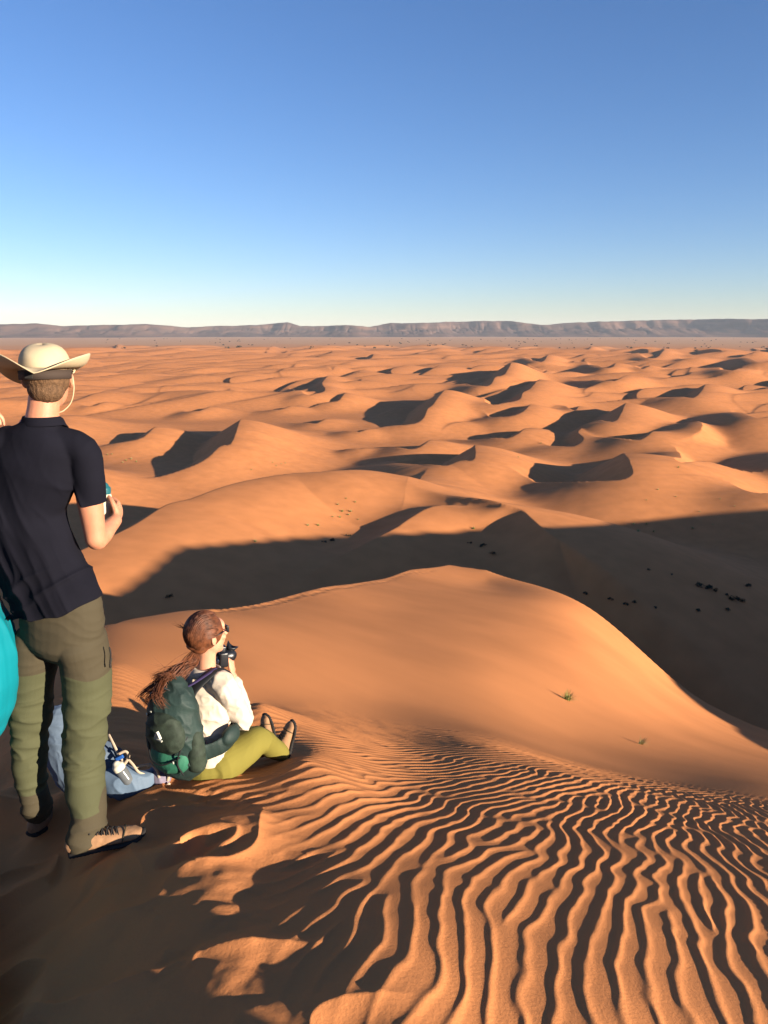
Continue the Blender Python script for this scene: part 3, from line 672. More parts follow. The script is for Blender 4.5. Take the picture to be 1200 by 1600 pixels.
    for j in range(ns+1):
        s = j/ns; ring = []
        for i in range(n):
            t = 2*PI*i/n; c_, s_ = math.cos(t), math.sin(t); wd = .084-.004*c_*c_
            side = abs(c_)**1.2; wd += .022*max(0, -c_)
            z = side*(.052 if c_ > 0 else .030)*s**2.6 - .016*s*(1-side) - (.030*s*max(0, s_)*(1-side*.6))
            if c_ < 0: z -= .095*s**1.2*(s_+.12)*abs(c_)
            shr = 1-.20*side*s*s
            ring.append(bm.verts.new(HB((.086+wd*s*shr)*c_, (.104+wd*s)*s_, .006+z+.0015*math.sin(5*t)*s)))
        if prev: [bm.faces.new((prev[i], prev[(i+1) % n], ring[(i+1) % n], ring[i])) for i in range(n)]
        prev = ring
    brim = solid('brim', bm, BEIGE, hat); md = brim.modifiers.new('t', 'SOLIDIFY'); md.thickness = .0035; md.offset = 0
    rim = bmesh.new(); vs = [v.co.copy() for v in prev] if False else None; rim.free()
    bm = bmesh.new(); A_ = []
    for z in (-.034, -.001):
        A_.append([bm.verts.new(HB(.0835*math.cos(2*PI*i/n), .1035*math.sin(2*PI*i/n)-.002, z)) for i in range(n)])
    for i in range(n): bm.faces.new((A_[0][i], A_[0][(i+1) % n], A_[1][(i+1) % n], A_[1][i]))
    band = solid('band', bm, DARKB, hat); md = band.modifiers.new('t', 'SOLIDIFY'); md.thickness = .004; md.offset = 1
    bm = bmesh.new()
    box(bm, HB(-.035, -.1015, -.018), (.03, .006, .024), None, .002); solid('buckle', bm, RUB, hat)
    bm = bmesh.new(); e = HP(.080, .012, .035)
    cord(bm, [HB(.088, .03, -.006), e, HP(.080, .03, -.03), HP(.062, .055, -.085), HP(.03, .06, -.118), HP(0, .06, -.125)], .0024)
    cord(bm, [HB(-.088, .03, -.006), HP(-.080, .012, .035), HP(-.080, .03, -.03), HP(-.062, .055, -.085), HP(-.03, .06, -.118), HP(0, .06, -.125)], .0024)
    cord(bm, [HB(.089, .02, .0), HB(.097, .0, -.004), HB(.092, -.01, -.014), HB(.088, .01, -.010)], .0026); solid('chin_cord', bm, CORD_T, hat)
    # t-shirt
    bm = bmesh.new()
    hem = Pm(92, 985, y+.03); w2 = Pm(52, 860, y+.05); c2 = Pm(36, 790, y+.05)
    rings(bm, [Pm(94, 1000, y+.04), Pm(93, 945, y+.04), w2, c2, Pm(50, 725, y+.03), Pm(60, 690, y+.015), nb-Z_*.012], [(.178, .125), (.178, .125), (.178, .118), (.172, .122), (.190, .118), (.150, .09), (.078, .068)], ref=f, n=36)
    cfR = Pm(146, 786, y+.025); cfL = Pm(-64, 786, y+.0)
    for sh, cf in ((sR, cfR), (sL, cfL)):
        rings(bm, [nb.lerp(sh, .35)-Z_*.04, sh-Z_*.008, sh.lerp(cf, .45), cf, cf+(cf-sh)*.12], [(.07, .06), (.063, .062), (.060, .062), (.052, .058), (.052, .058)], ref=f, n=24)
    hemL = Pm(18, 974, y-.06); hemR = Pm(172, 936, y-.06); hn = (hemR-hemL).cross(f).normalized()
    if hn.z > 0: hn = -hn
    hn = np.array(hn); h0 = np.array(hemL.lerp(hemR, .5)); hm = Pm(96, 966, y-.09)
    def hemclip(co):
        q = (co-h0) @ hn; xx = (co-h0) @ np.array(r); lim = .012*np.cos(np.clip(xx/.19, -1, 1)*PI)+.004*np.sin(xx*60)
        torso = np.abs(xx) < .6
        ex = np.where(torso, np.maximum(q-lim, 0), 0); co = co-ex[:, None]*hn[None]
        for sh, cf in ((sR, cfR),):
            d = np.array((cf-sh).normalized()); v_ = co-np.array(cf); qq = v_ @ d; near = (np.linalg.norm(v_-qq[:, None]*d[None], axis=1) < .14) & (qq < .13)
            if cf is cfL: near &= co[:, 0] < np.array(cfL)[0]+.066
            else: near &= co[:, 0] > np.array(cfR)[0]-.062
            co = co-(np.where(near, np.maximum(qq, 0), 0))[:, None]*d[None]
        return co
    def shirtw(co, no):
        rel = co-np.array(w2); xx = rel @ np.array(r); zz = rel[:, 2]
        fade_ = np.clip((.36-zz)/.25, .15, 1)
        sh_ = np.stack([xx+zz*.35, rel @ np.array(f), zz], 1)
        o_ = wrinkle(sh_, [(.019, (11, 3, 2.2))], [71])*fade_ + wrinkle(sh_, [(.009, (22, 5, 5))], [72])*fade_
        lo = np.clip((-.02-zz)/.06, 0, 1)
        o_ += wrinkle(np.stack([xx*.6, rel @ np.array(f), zz+xx*-.35], 1), [(.016, (5, 3, 18))], [73])*lo
        return o_
    fuse('t_shirt', bm, .0055, NAVY, root, it=5, disp=shirtw, post=hemclip)
    bm = bmesh.new(); L_ = []
    cN = (nb+(hc-nb)*.30)
    for k, (z, g) in enumerate(((-.034, .082), (-.022, .074), (-.010, .070), (-.004, .068), (-.006, .064))):
        L_.append([bm.verts.new(cN-Z_*.018+r*g*1.04*math.cos(2*PI*i/40)+f*(g*math.sin(2*PI*i/40)-.004)+Z_*(z-.028*max(0, math.sin(2*PI*i/40)))) for i in range(40)])
    for a, b in zip(L_, L_[1:]): [bm.faces.new((a[i], a[(i+1) % 40], b[(i+1) % 40], b[i])) for i in range(40)]
    col_ = solid('collar', bm, NAVY, root); md = col_.modifiers.new('t', 'SOLIDIFY'); md.thickness = .004; md.offset = 0
    # trousers
    bm = bmesh.new()
    rings(bm, [Pm(95, 925, y+.04), Pm(97, 965, y+.045), Pm(95, 1000, y+.05)], [(.165, .105), (.178, .118), (.165, .118)], ref=f, n=32)
    rings(bm, [hR+Z_*.03, Pm(134, 1035, y+.05), Pm(137, 1085, y+.055), Pm(134, 1140, y+.05), Pm(132, 1185, y+.035), Pm(134, 1235, y+.02), Pm(139, 1275, y+.0), RF+Vector((-.098, .0, .050))],
          [(.095, .112), (.096, .108), (.090, .10), (.080, .088), (.078, .085), (.074, .083), (.070, .080), (.070, .084)], ref=f, n=28)
    rings(bm, [hL+Z_*.03, Pm(54, 1035, y+.08), Pm(50, 1085, y+.10), Pm(47, 1140, y+.12), Pm(46, 1185, y+.12), Pm(50, 1225, y+.13), Pm(58, 1255, y+.14), LF+Vector((0.0, .02, .085))],
          [(.088, .10), (.084, .098), (.077, .09), (.068, .08), (.066, .078), (.060, .07), (.052, .064), (.046, .056)], ref=f, n=28)
    zA, zB = Pm(130, 1054, y).z, Pm(50, 1046, y+.05).z; zC = Pm(140, 1262, y).z; zD = Pm(50, 1236, y+.1).z; mid = Pm(84, 1000, y).x
    def trmat(c):
        """signed field: positive where the brown cloth is"""
        right = c[:, 0] > mid; xx, yy, zz = c.T
        top = np.where(right, zz-zA-.012*np.sin((xx-mid)*30), zz-zB); sl = np.where(right, (Pm(171, 1000, y+.03).x-xx)-.25*np.clip(yy-y-.03, 0, 1), .2); bk = y+.19-yy
        f1 = np.minimum(np.minimum(top, sl), bk)
        f2 = np.where(right, zC-zz, zD-zz)
        edge = Pm(163, 1180, y).x-.012*np.sin((zz-zC)*14)-.03*np.clip((zC+.12-zz)/.1, 0, 1)
        f3 = np.where(right, np.minimum(np.minimum(Pm(170, 1150, y).z-zz, xx-edge), y+.12-yy), -1)
        return np.maximum(np.maximum(f1, f2), f3)
    def trw(co, no):
        zz = co[:, 2]; kn = np.exp(-((zz-kR.z)/.16)**2); lowr = np.clip((zC+.10-zz)/.12, 0, 1)
        p_ = np.stack([co[:, 0]+zz*.5, co[:, 1], zz], 1)
        o_ = wrinkle(p_, [(.009, (5, 5, 17))], [81])*(.35+kn+lowr*1.1) + wrinkle(p_, [(.0055, (12, 8, 26))], [82])*(.5+kn) + .004*vn3(co, (7, 7, 4), 83)
        return o_
    tr_ = fuse('trousers', bm, .0055, TROU, root, it=4, disp=trw); set_mask(tr_, trmat)
    bm = bmesh.new(); cord(bm, [Pm(171, 1012, y+.0), Pm(173, 1022, y-.0), Pm(172, 1036, y-.0)], .0035); box(bm, Pm(172, 1040, y+.0), (.006, .006, .016)); solid('zip_pull', bm, RUB, tr_)
    # shoes: right foot turned out to the right, left one pointing away
    td = Vector((math.cos(R(14)), math.sin(R(14)), 0))
    h1 = RF-td*.15; t1 = RF+td*.155; h1.z = max(RF.z, ground_z(h1.x, h1.y))+.004; t1.z = max(RF.z, ground_z(t1.x, t1.y))+.006; shoe(root, h1, t1, w=1.08)
    td = Vector((.28, .96, 0)); h2 = LF-td*.06; t2 = LF+td*.24; h2.z = LF.z+.005; t2.z = LF.z-.03; shoe(root, h2, t2, w=1.05, laces=False)
    # bottle in his hand
    bt = empty('bottle', wR, 'cream bottle with a teal lid in the standing man\'s right hand', 'bottle')
    b0 = Pm(162, 813, wR.y+.055); ax = Vector((.05, .05, 1)).normalized()
    bm = bmesh.new(); rings(bm, [b0, b0+ax*.10, b0+ax*.115], [.033, .034, .026], n=28, ref=(0, 1, 0)); solid('bottle_body', bm, mat('cream_plastic', (.50, .46, .33), rough=.4), bt)
    bm = bmesh.new(); rings(bm, [b0+ax*.118, b0+ax*.138, b0+ax*.146], [.031, .031, .024], n=28, ref=(0, 1, 0)); solid('lid', bm, mat('teal_plastic', (.012, .085, .10), rough=.45), bt)
    return root, sL, y
MAN, MAN_SL, MAN_Y = make_man()

# ------------------------------------------------------------------ companion at the left edge of the view
TURQ = mat('turquoise_nylon', (.0, .15, .19), rough=.6, spec=.25, var=.06, scale=7, bump=.0004, bscale=300)
BLUES = mat('blue_sleeve', (.006, .05, .12), rough=.75, spec=.2)
def make_companion():
    y = MAN_Y-.02; g = Vector((Pm(-125, 1320, y).x, y+.08, 0)); g.z = ground_z(g.x, g.y)
    root = empty('person', g, 'person cut off by the left edge in turquoise jacket, hand on the man\'s shoulder', 'person')
    f = Vector((.15, .99, 0)).normalized(); r = Vector((.99, -.15, 0)); Z_ = Vector((0, 0, 1)); X = Pm(-104, 800, y).x
    H = lambda dx, dy, z: Vector((X+dx, y+dy, g.z+z))
    hc = H(-.06, .02, 1.56); bm = bmesh.new(); M, HP = head_bm(bm, hc, f, Z_, .96)
    nb = H(-.05, 0, 1.40); rings(bm, [nb, hc-Z_*.05], [.05, .048]); rings(bm, [H(-.03, 0, .85), H(-.04, 0, 1.1), H(-.05, 0, 1.25), nb], [(.13, .09), (.11, .08), (.14, .09), (.06, .05)], ref=f)
    sR, sL = H(.10, 0, 1.33), H(-.21, 0, 1.33)
    wR = Pm(-54, 650, y+.01)+Z_*.016; eR = Pm(-100, 705, y-.12)
    rings(bm, [sR, eR, wR], [.045, .036, .026], ref=Z_); rings(bm, [sL, H(-.27, 0, 1.05), H(-.24, .08, .85)], [.045, .036, .026], ref=f)
    hand_bm(bm, wR, Vector((1, .22, .05)), Vector((0, 0, -1)), thumb=-1, curl=(.45, .6, .5), size=.92)
    hand_bm(bm, H(-.24, .08, .85), Vector((0, .1, -1)), r, thumb=1, curl=(.3, .4, .3), size=.92)
    for sx in (-1, 1): rings(bm, [H(-.05+sx*.075, 0, .86), H(-.12+sx*.07, .02, .47), H(-.20+sx*.07, 0, .09)], [.06, .042, .030], ref=f)
    fuse('body', bm, .0052, SKIN_F, root, it=4)
    bm = bmesh.new(); ball(bm, HP(0, -.02, .02), (.083, .096, .098), M); ball(bm, HP(0, -.05, -.06), (.07, .055, .09), M); fuse('hair', bm, .005, HAIR_M, root, disp=lambda c, n_: .002*vn3(c, (120, 120, 30), 3))
    bm = bmesh.new(); zc = lambda v: Pm(0, v, y).z
    ex = lambda u, v: Pm(u, v, y).x-X-.005
    rr = [(900, -12), (950, 2), (985, 16), (1020, 25), (1060, 29), (1100, 25), (1135, 12), (1165, -8), (1185, -32)]
    pts = [H(-.05, 0, 1.36), H(-.05, 0, 1.26), H(-.04, 0, 1.1)]; rd = [(.09, .07), (.175, .115), (.155, .11)]
    for v, u in rr: pts.append(Vector((X-.03, y, zc(v)))); w_ = ex(u, v)+.03; rd.append((w_, max(.13, w_*.72)))
    rings(bm, pts, rd, ref=f, n=40)
    def folds(co, no):
        rel = co-np.array([X-.03, y, 0]); th = np.arctan2(rel[:, 0], -rel[:, 1]); return wrinkle(np.stack([th*.1, th*0, co[:, 2]*.18], 1), [(.024, (26, 1, 7))], [95])*np.clip((zc(930)-co[:, 2])/.1, 0, 1) + .003*vn3(co, (9, 9, 3), 96)
    fuse('jacket', bm, .0055, TURQ, root, it=3, disp=folds)
    bm = bmesh.new(); rings(bm, [sR-r*.03, sR.lerp(eR, .5), eR, eR.lerp(wR, .5), wR-(wR-eR).normalized()*.01], [.06, .055, .05, .042, .034], ref=Z_)
    rings(bm, [sL, H(-.27, 0, 1.05), H(-.245, .07, .88)], [.058, .05, .035], ref=f); fuse('sleeve', bm, .005, BLUES, root, disp=lambda c, n_: .003*vn3(c, (25, 25, 25), 7))
    bm = bmesh.new()
    for sx in (-1, 1): rings(bm, [H(-.05+sx*.075, 0, .88), H(-.12+sx*.07, .02, .47), H(-.20+sx*.07, 0, .08)], [.085, .060, .045], ref=f)
    fuse('trousers', bm, .006, DARKB, root, disp=lambda c, n_: .004*vn3(c, (8, 8, 20), 7))
    for sx in (-1, 1):
        a = H(-.20+sx*.07, -.06, 0); b = H(-.20+sx*.07, .19, 0); a.z = ground_z(a.x, a.y)+.0; b.z = ground_z(b.x, b.y)+.0; shoe(root, a, b, laces=False)
make_companion()

# ------------------------------------------------------------------ the seated woman
CREAM = mat('cream_shirt', (.47, .40, .32), rough=.85, spec=.15, var=.03, scale=8, bump=.0006, bscale=400)
YOLIVE = mat('yellow_olive_fabric', (.150, .128, .026), rough=.85, spec=.15, var=.06, scale=9, bump=.0006, bscale=380)
GREEND = mat('dark_green_nylon', (.012, .026, .023), rough=.65, spec=.3, var=.3, scale=9, bump=.0012, bscale=120)
GREENG = mat('grey_green_nylon', (.022, .032, .022), rough=.75, spec=.25, var=.35, scale=30, bump=.0012, bscale=160)
GREENL = mat('green_stretch', (.022, .115, .070), rough=.7, spec=.25, var=.15, scale=10, bump=.0008, bscale=200)
BLACKN = mat('black_nylon', (.008, .009, .010), rough=.7, spec=.3)
SILV = mat('reflective_grey', (.42, .42, .36), rough=.4, spec=.5)
PURP = mat('purple_lining', (.03, .02, .07), rough=.8)
HAIR_W = mat('hair_brown', (.105, .034, .013), rough=.55, spec=.35, var=.5, scale=45)
BLACKP = mat('black_plastic', (.008, .009, .012), rough=.35, spec=.5, bump=.0003, bscale=400)
GLASS = mat('lens_glass', (.01, .015, .03), rough=.05, spec=1.0)

def make_woman():
    S = hit(318, 1211); y0 = S.y+.06
    root = empty('person', S, 'woman with a long brown ponytail sitting on the sand in white shirt, taking a photo', 'person')
    Z_ = Vector((0, 0, 1)); a = R(32); f = Vector((math.sin(a), math.cos(a), 0)); r = Vector((math.cos(a), -math.sin(a), 0))
    hc = Pm(324, 992, y0); hf = Vector((math.sin(R(48)), math.cos(R(48)), .0)).normalized()
    bm = bmesh.new(); M, HP = head_bm(bm, hc, hf, Z_, .94)
    hip = Pm(322, 1187, y0); wst = Pm(318, 1150, y0-.01); chs = Pm(318, 1095, y0); nb = Pm(322, 1050, y0)
    rings(bm, [nb-Z_*.02, nb+(hc-nb)*.4, hc-Z_*.04], [.048, .044, .046], ref=f)
    rings(bm, [hip, wst, chs, nb-Z_*.01], [(.14, .10), (.10, .08), (.13, .085), (.06, .05)], ref=f, n=24)
    sR = Pm(350, 1070, y0-.08); sL = Pm(285, 1072, y0+.10)
    eR = Pm(380, 1127, y0+.01); wR = Pm(363, 1055, y0+.09); eL = Pm(352, 1120, y0+.26); wL = Pm(344, 1048, y0+.16)
    for sh, el, wr in ((sR, eR, wR), (sL, eL, wL)):
        rings(bm, [chs.lerp(nb, .6), sh], [.055, .044], ref=f); rings(bm, [sh, sh.lerp(el, .5), el], [.042, .038, .032], ref=f); rings(bm, [el, el.lerp(wr, .35), wr], [.032, .032, .022], ref=f)
    cc = Pm(349, 1022, y0+.12)                                             # camera centre
    hand_bm(bm, wR, (cc+Vector((.035, 0, -.005))-wR).normalized(), Vector((-1, .2, .15)), thumb=-1, curl=(.35, .7, .6), size=.84, index=(.12, .2, .2))
    hand_bm(bm, wL, (cc+Vector((-.03, .03, -.02))-wL).normalized(), Vector((.4, -.5, .6)), thumb=-1, curl=(.6, .8, .6), size=.84)
    kR = Pm(404, 1155, y0+.17); aR = Pm(440, 1177, y0+.36); kL = Pm(398, 1152, y0+.38); aL = Pm(428, 1168, y0+.56)
    hR = hip+r*.085-Z_*.01; hL = hip-r*.085
    for p, q, s_ in ((hR, kR, aR), (hL, kL, aL)): rings(bm, [p, p.lerp(q, .5), q, q.lerp(s_, .4), s_], [.07, .062, .048, .045, .032], ref=Z_)
    fuse('body', bm, .0046, SKIN_F, root, it=4)
    # shirt
    bm = bmesh.new()
    rings(bm, [Pm(322, 1192, y0), Pm(318, 1150, y0-.01), Pm(318, 1095, y0), Pm(320, 1066, y0), nb-Z_*.01], [(.140, .115), (.125, .105), (.155, .11), (.125, .085), (.066, .058)], ref=f, n=32)
    for sh, el, wr in ((sR, eR, wR), (sL, eL, wL)):
        rings(bm, [nb.lerp(sh, .4)-Z_*.03, sh, sh.lerp(el, .5), el.lerp(sh, .1), el+(el-wr)*.04], [.058, .058, .056, .053, .045], ref=f, n=24)
        rings(bm, [el, el.lerp(wr, .35), el.lerp(wr, .88)], [.052, .047, .033], ref=f, n=24)
    fuse('shirt', bm, .0045, CREAM, root, it=5, disp=lambda c, n_: wrinkle(c+c[:, [2, 0, 1]]*.4, [(.010, (11, 11, 15)), (.004, (26, 26, 30))], [101, 102]))
    bm = bmesh.new(); L_ = []; d_ = (hc-nb).normalized()
    for z, g in ((-.035, .085), (.0, .068), (.034, .058), (.032, .066), (-.002, .084)):
        L_.append([bm.verts.new(nb+d_*z+r*g*math.cos(2*PI*i/36)+f*g*math.sin(2*PI*i/36)+Z_*(-.02*max(0, math.sin(2*PI*i/36)))) for i in range(36)])
    for p, q in zip(L_, L_[1:]): [bm.faces.new((p[i], p[(i+1) % 36], q[(i+1) % 36], q[i])) for i in range(36)]
    co_ = solid('collar', bm, CREAM, root); md = co_.modifiers.new('t', 'SOLIDIFY'); md.thickness = .003
    # trousers
    bm = bmesh.new(); rings(bm, [hip+Z_*.06, hip, hip-Z_*.035], [(.125, .10), (.158, .135), (.15, .13)], ref=f, n=28)
    rings(bm, [hR, hR.lerp(kR, .5)-Z_*.008, kR-Z_*.005, kR.lerp(aR, .4), kR.lerp(aR, .8), aR], [(.10, .10), (.088, .085), (.072, .068), (.062, .06), (.052, .052), (.044, .044)], ref=Z_, n=26)
    rings(bm, [hL, hL.lerp(kL, .5), kL-Z_*.005, kL.lerp(aL, .4), aL], [.095, .082, .066, .058, .047], ref=Z_, n=24)
    def wt(c, n_):
        q = c-np.array(kR); kn = np.exp(-(q**2).sum(1)/.012); return wrinkle(c+c[:, [1, 2, 0]]*.3, [(.009, (13, 6, 13))], [111])*(.4+kn*1.3)+.004*vn3(c, (9, 9, 9), 112)
    fuse('trousers', bm, .0045, YOLIVE, root, it=4, disp=wt)
    # shoes, toes up
    h = Pm(451, 1195, aR.y+.03); h.z = max(h.z, ground_z(h.x, h.y)); t = Pm(463, 1127, aR.y+.10); shoe(root, h, t, up=Vector((-.85, -.50, .1)), w=.98)
    h = Pm(437, 1176, aL.y+.05); t = Pm(424, 1133, aL.y+.12)
    t = h+(t-h).normalized()*.24; shoe(root, h, t, up=Vector((-.75, -.62, .1)), w=.95)
    # sunglasses
    bm = bmesh.new(); e = HP(.030, .092, .022); box(bm, e, (.045, .012, .032), M, .004); box(bm, HP(-.030, .092, .022), (.045, .012, .032), M, .004); cord(bm, [HP(.055, .085, .026), HP(.078, .04, .024), HP(.082, .0, .018)], .003); cord(bm, [HP(-.055, .085, .026), HP(-.078, .04, .024), HP(-.082, .0, .018)], .003)
    solid('sunglasses', bm, BLACKP, root)
    # hair: close cap, combed strands, tie and wind-blown tail
    tie = Pm(308, 1016, y0-.035); hr_ = random.Random(5)
    bm = bmesh.new(); ball(bm, HP(0, -.016, .024), (.080, .093, .092), M, 28); ball(bm, HP(-.0, -.05, -.03), (.058, .05, .055), M, 24); rings(bm, [HP(0, -.07, -.03), tie], [.045, .02])
    cap = fuse('hair', bm, .004, HAIR_W, root, it=3)
    bm = bmesh.new(); B_ = Matrix((M.col[0], M.col[1], M.col[2])).transposed()
    cen = HP(0, -.016, .024); tl = B_.inverted() @ (tie-cen)
    tdir = Vector((tl.x/.083, tl.y/.096, tl.z/.095)).normalized()
    for k in range(900):
        ph = hr_.uniform(-1.75, 1.75); sn, cs = math.sin(ph), math.cos(ph)
        st_ = Vector((sn*.95, .62*max(cs, 0)+.30*(1-max(cs, 0)), .80*cs+.05)).normalized(); mi = Vector((sn*.93, -.42, .78*cs+.06)).normalized()
        s0 = hr_.uniform(-.02, .75); pts = []
        for i in range(8):
            t_ = max(0, s0+(1-s0)*i/7); q = st_.slerp(mi, t_*2) if t_ < .5 else mi.slerp(tdir, t_*2-1)
            lift = 1.03+hr_.uniform(.0, .02)+.012*math.sin(t_*PI); pts.append(cen+B_ @ Vector((q.x*.084*lift, q.y*.097*lift, q.z*.096*lift)))
        pts[-1] = pts[-1].lerp(tie, .6)
        w_ = hr_.uniform(.0010, .0024); rings(bm, pts, [w_*.4]+[w_]*6+[w_*.8], n=4, ref=(.2, .3, .9), sub=2, cap=False)
    locks = []
    for k in range(13):
        e = Pm(hr_.gauss(254, 13), hr_.gauss(1070, 11), y0-.23+hr_.gauss(0, .03)); a1 = Pm(hr_.gauss(299, 3), hr_.gauss(1034, 3), y0-.09); a2 = Pm(hr_.gauss(278, 6), hr_.gauss(1051, 6), y0-.17+hr_.gauss(0, .02))
        locks.append((a1, a2, e, e+Vector((hr_.gauss(-.01, .02), 0, hr_.gauss(-.02, .015)))))
    for k in range(520):
        l = locks[k % 13]; g = lambda q: Vector((hr_.gauss(0, q), hr_.gauss(0, q), hr_.gauss(0, q))); o_ = g(.007); w_ = hr_.uniform(.0009, .0020)
        rings(bm, [tie+o_*.8, l[0]+o_, l[1]+o_*1.2+g(.002), l[2]+o_*1.3+g(.003), l[3]+o_*1.4+g(.005)], [w_, w_*1.3, w_*1.1, w_*.6, w_*.15], n=4, ref=(.2, .3, .9), sub=3, cap=False)
    for k in range(12):
        e = Pm(hr_.gauss(236, 8), hr_.gauss(1050, 12), y0-.22); m1 = Pm(284, 1036+hr_.gauss(0, 4), y0-.14); rings(bm, [tie, m1, m1.lerp(e, .5)+Vector((0, 0, hr_.gauss(-.02, .012))), e], [.0008, .0009, .0007, .0002], n=3, ref=(.2, .3, .9), sub=4, cap=False)
    for k in range(14):
        e = Pm(hr_.gauss(277, 4), hr_.gauss(976, 3), y0-.03); rings(bm, [Pm(300, 984+hr_.gauss(0, 4), y0-.05), Pm(288, 981+hr_.gauss(0, 2), y0-.05), e], [.0014, .0011, .0003], n=3, ref=(.2, .3, .9), sub=3, cap=False)
    solid('ponytail', bm, HAIR_W, root); bm = bmesh.new(); ball(bm, tie, (.017, .017, .012)); solid('hair_tie', bm, BLACKN, root)

    # camera in her hands
    cr = empty('camera', cc, 'black camera with a lens hood held up by the seated woman', 'camera')
    ca = Vector((math.sin(R(62)), math.cos(R(62)), -.05)).normalized(); cx = ca.cross(Z_).normalized(); cu = cx.cross(ca)
    MC = Matrix((cx, ca, cu)).transposed(); c0 = cc-ca*.01-Z_*.012
    bm = bmesh.new(); box(bm, c0, (.105, .045, .078), MC, .010); solid('camera_body', bm, BLACKP, cr)
    bm = bmesh.new(); box(bm, c0+cu*.045-ca*.004, (.036, .05, .026), MC, .008); solid('viewfinder', bm, BLACKP, cr)
    bm = bmesh.new(); rings(bm, [c0-ca*.03+cx*.0, c0+ca*.05], [.033, .034], n=28, ref=Z_); ln = solid('lens', bm, BLACKP, cr)
    bm = bmesh.new(); rings(bm, [c0+cx*.028-ca*.024-cu*.006, c0+cx*.028-ca*.030-cu*.006], [.016, .016], n=16, ref=Z_); solid('eyecup', bm, GLASS, cr)
    bm = bmesh.new(); hb = Pm(356, 1019, cc.y+.02); ha = (Pm(363, 1008, cc.y+.03)-hb).normalized()
    L_ = []; rf = ha.cross(Vector((0, 1, 0))).normalized(); rg = ha.cross(rf)
    for s_, g in ((0, .010), (.018, .022), (.042, .031)): L_.append([bm.verts.new(hb+ha*(s_+(.008*math.cos(4*PI*i/24) if s_ > .03 else 0))+rf*g*math.cos(2*PI*i/24)+rg*g*math.sin(2*PI*i/24)) for i in range(24)])
    for p, q in zip(L_, L_[1:]): [bm.faces.new((p[i], p[(i+1) % 24], q[(i+1) % 24], q[i])) for i in range(24)]
    ho = solid('lens_hood', bm, BLACKP, cr); md = ho.modifiers.new('t', 'SOLIDIFY'); md.thickness = .003

    # green backpack on her back
    C = Pm(273, 1135, y0-.20); up = Vector((-.04, -.06, 1)).normalized(); bf = (f*.96-r*.12).normalized(); bf = (bf-up*bf.dot(up)).normalized(); br = bf.cross(up); MB_ = Matrix((br, bf, up)).transposed()
    B = lambda x, y_, z: C+br*x+bf*y_+up*z
    bp = empty('backpack', B(0, 0, -.22), 'dark green hiking backpack with lighter green bottom pocket worn by the seated woman', 'backpack')
    bm = bmesh.new(); rings(bm, [B(0, .02, -.215), B(0, .01, -.14), B(0, 0, 0), B(0, .01, .13), B(.0, .03, .205)], [(.125, .085), (.135, .10), (.138, .105), (.118, .090), (.07, .055)], ref=bf, n=28)
    ball(bm, B(0, .03, .16), (.10, .07, .06), MB_)
    fuse('pack_body', bm, .0045, GREEND, bp, it=4, disp=lambda c, n_: wrinkle(c+c[:, [2, 0, 1]]*.5, [(.010, (8, 8, 12)), (.004, (22, 22, 22))], [121, 122]))
    bm = bmesh.new(); ball(bm, B(.015, -.080, .015), (.108, .056, .100), MB_, 28); ball(bm, B(.015, -.085, .065), (.088, .040, .06), MB_)
    fp = fuse('front_pocket', bm, .0045, GREENG, bp, it=4, disp=lambda c, n_: wrinkle(c, [(.007, (16, 16, 13))], [125]))
    # emblem: a small triangular peak with a line of lettering beneath
    lc = B(.030, -.146, .045); lx = (br*.97-bf*.20).normalized(); ly = (up-lx*up.dot(lx)).normalized(); ln_ = lx.cross(ly)
    bm = bmesh.new()
    for tri in ([(-.020, -.010), (-.011, -.010), (-.001, .013), (-.004, .020)], [(-.006, -.010), (.002, -.010), (.004, .001), (-.001, .005)], [(.006, -.010), (.020, -.010), (.002, .022), (-.001, .017)]):
        vs = [bm.verts.new(lc+lx*p+ly*q+ln_*.004) for p, q in tri]; bm.faces.new(vs)
    g_ = bmesh.ops.extrude_face_region(bm, geom=bm.faces[:]); bmesh.ops.translate(bm, verts=[v for v in g_['geom'] if isinstance(v, bmesh.types.BMVert)], vec=ln_*-.012)
    solid('emblem', bm, SILV, fp, smooth=False)
    cu_ = bpy.data.curves.new('t', 'FONT'); cu_.body = 'GREGORY'; cu_.size = .0115; cu_.align_x = 'CENTER'; cu_.extrude = .004
    to = bpy.data.objects.new('t', cu_); COL.objects.link(to); dg = bpy.context.evaluated_depsgraph_get(); me = bpy.data.meshes.new_from_object(to.evaluated_get(dg)); bpy.data.objects.remove(to)
    MT = Matrix((lx, ly, ln_)).transposed().to_4x4(); MT.translation = lc-ly*.022+lx*.004+ln_*.0; me.transform(MT); me.materials.clear(); link('lettering', me, SILV, fp, smooth=False)
    bm = bmesh.new(); ball(bm, B(.0, -.042, -.130), (.110, .076, .085), MB_, 28); fuse('bottom_pocket', bm, .0045, GREENL, bp, it=3, disp=lambda c, n_: wrinkle(c, [(.005, (14, 14, 9))], [127]))
    bm = bmesh.new(); rings(bm, [B(.105, -.01, -.18), B(.118, -.01, -.10), B(.118, .0, -.01)], [(.05, .04), (.045, .045), (.03, .03)], ref=bf); rings(bm, [B(-.11, -.0, -.19), B(-.125, -.01, -.09), B(-.12, .0, .02)], [(.05, .035), (.045, .04), (.03, .03)], ref=bf)
    fuse('side_pocket', bm, .0045, GREENG, bp, it=3, disp=lambda c, n_: .003*vn3(c, (30, 30, 30), 9))
    def strap(name, pts, w_, th, m, ref):
        b_ = bmesh.new(); rings(b_, pts, [(w_, th)]*len(pts), n=14, ref=ref); return solid(name, b_, m, bp)
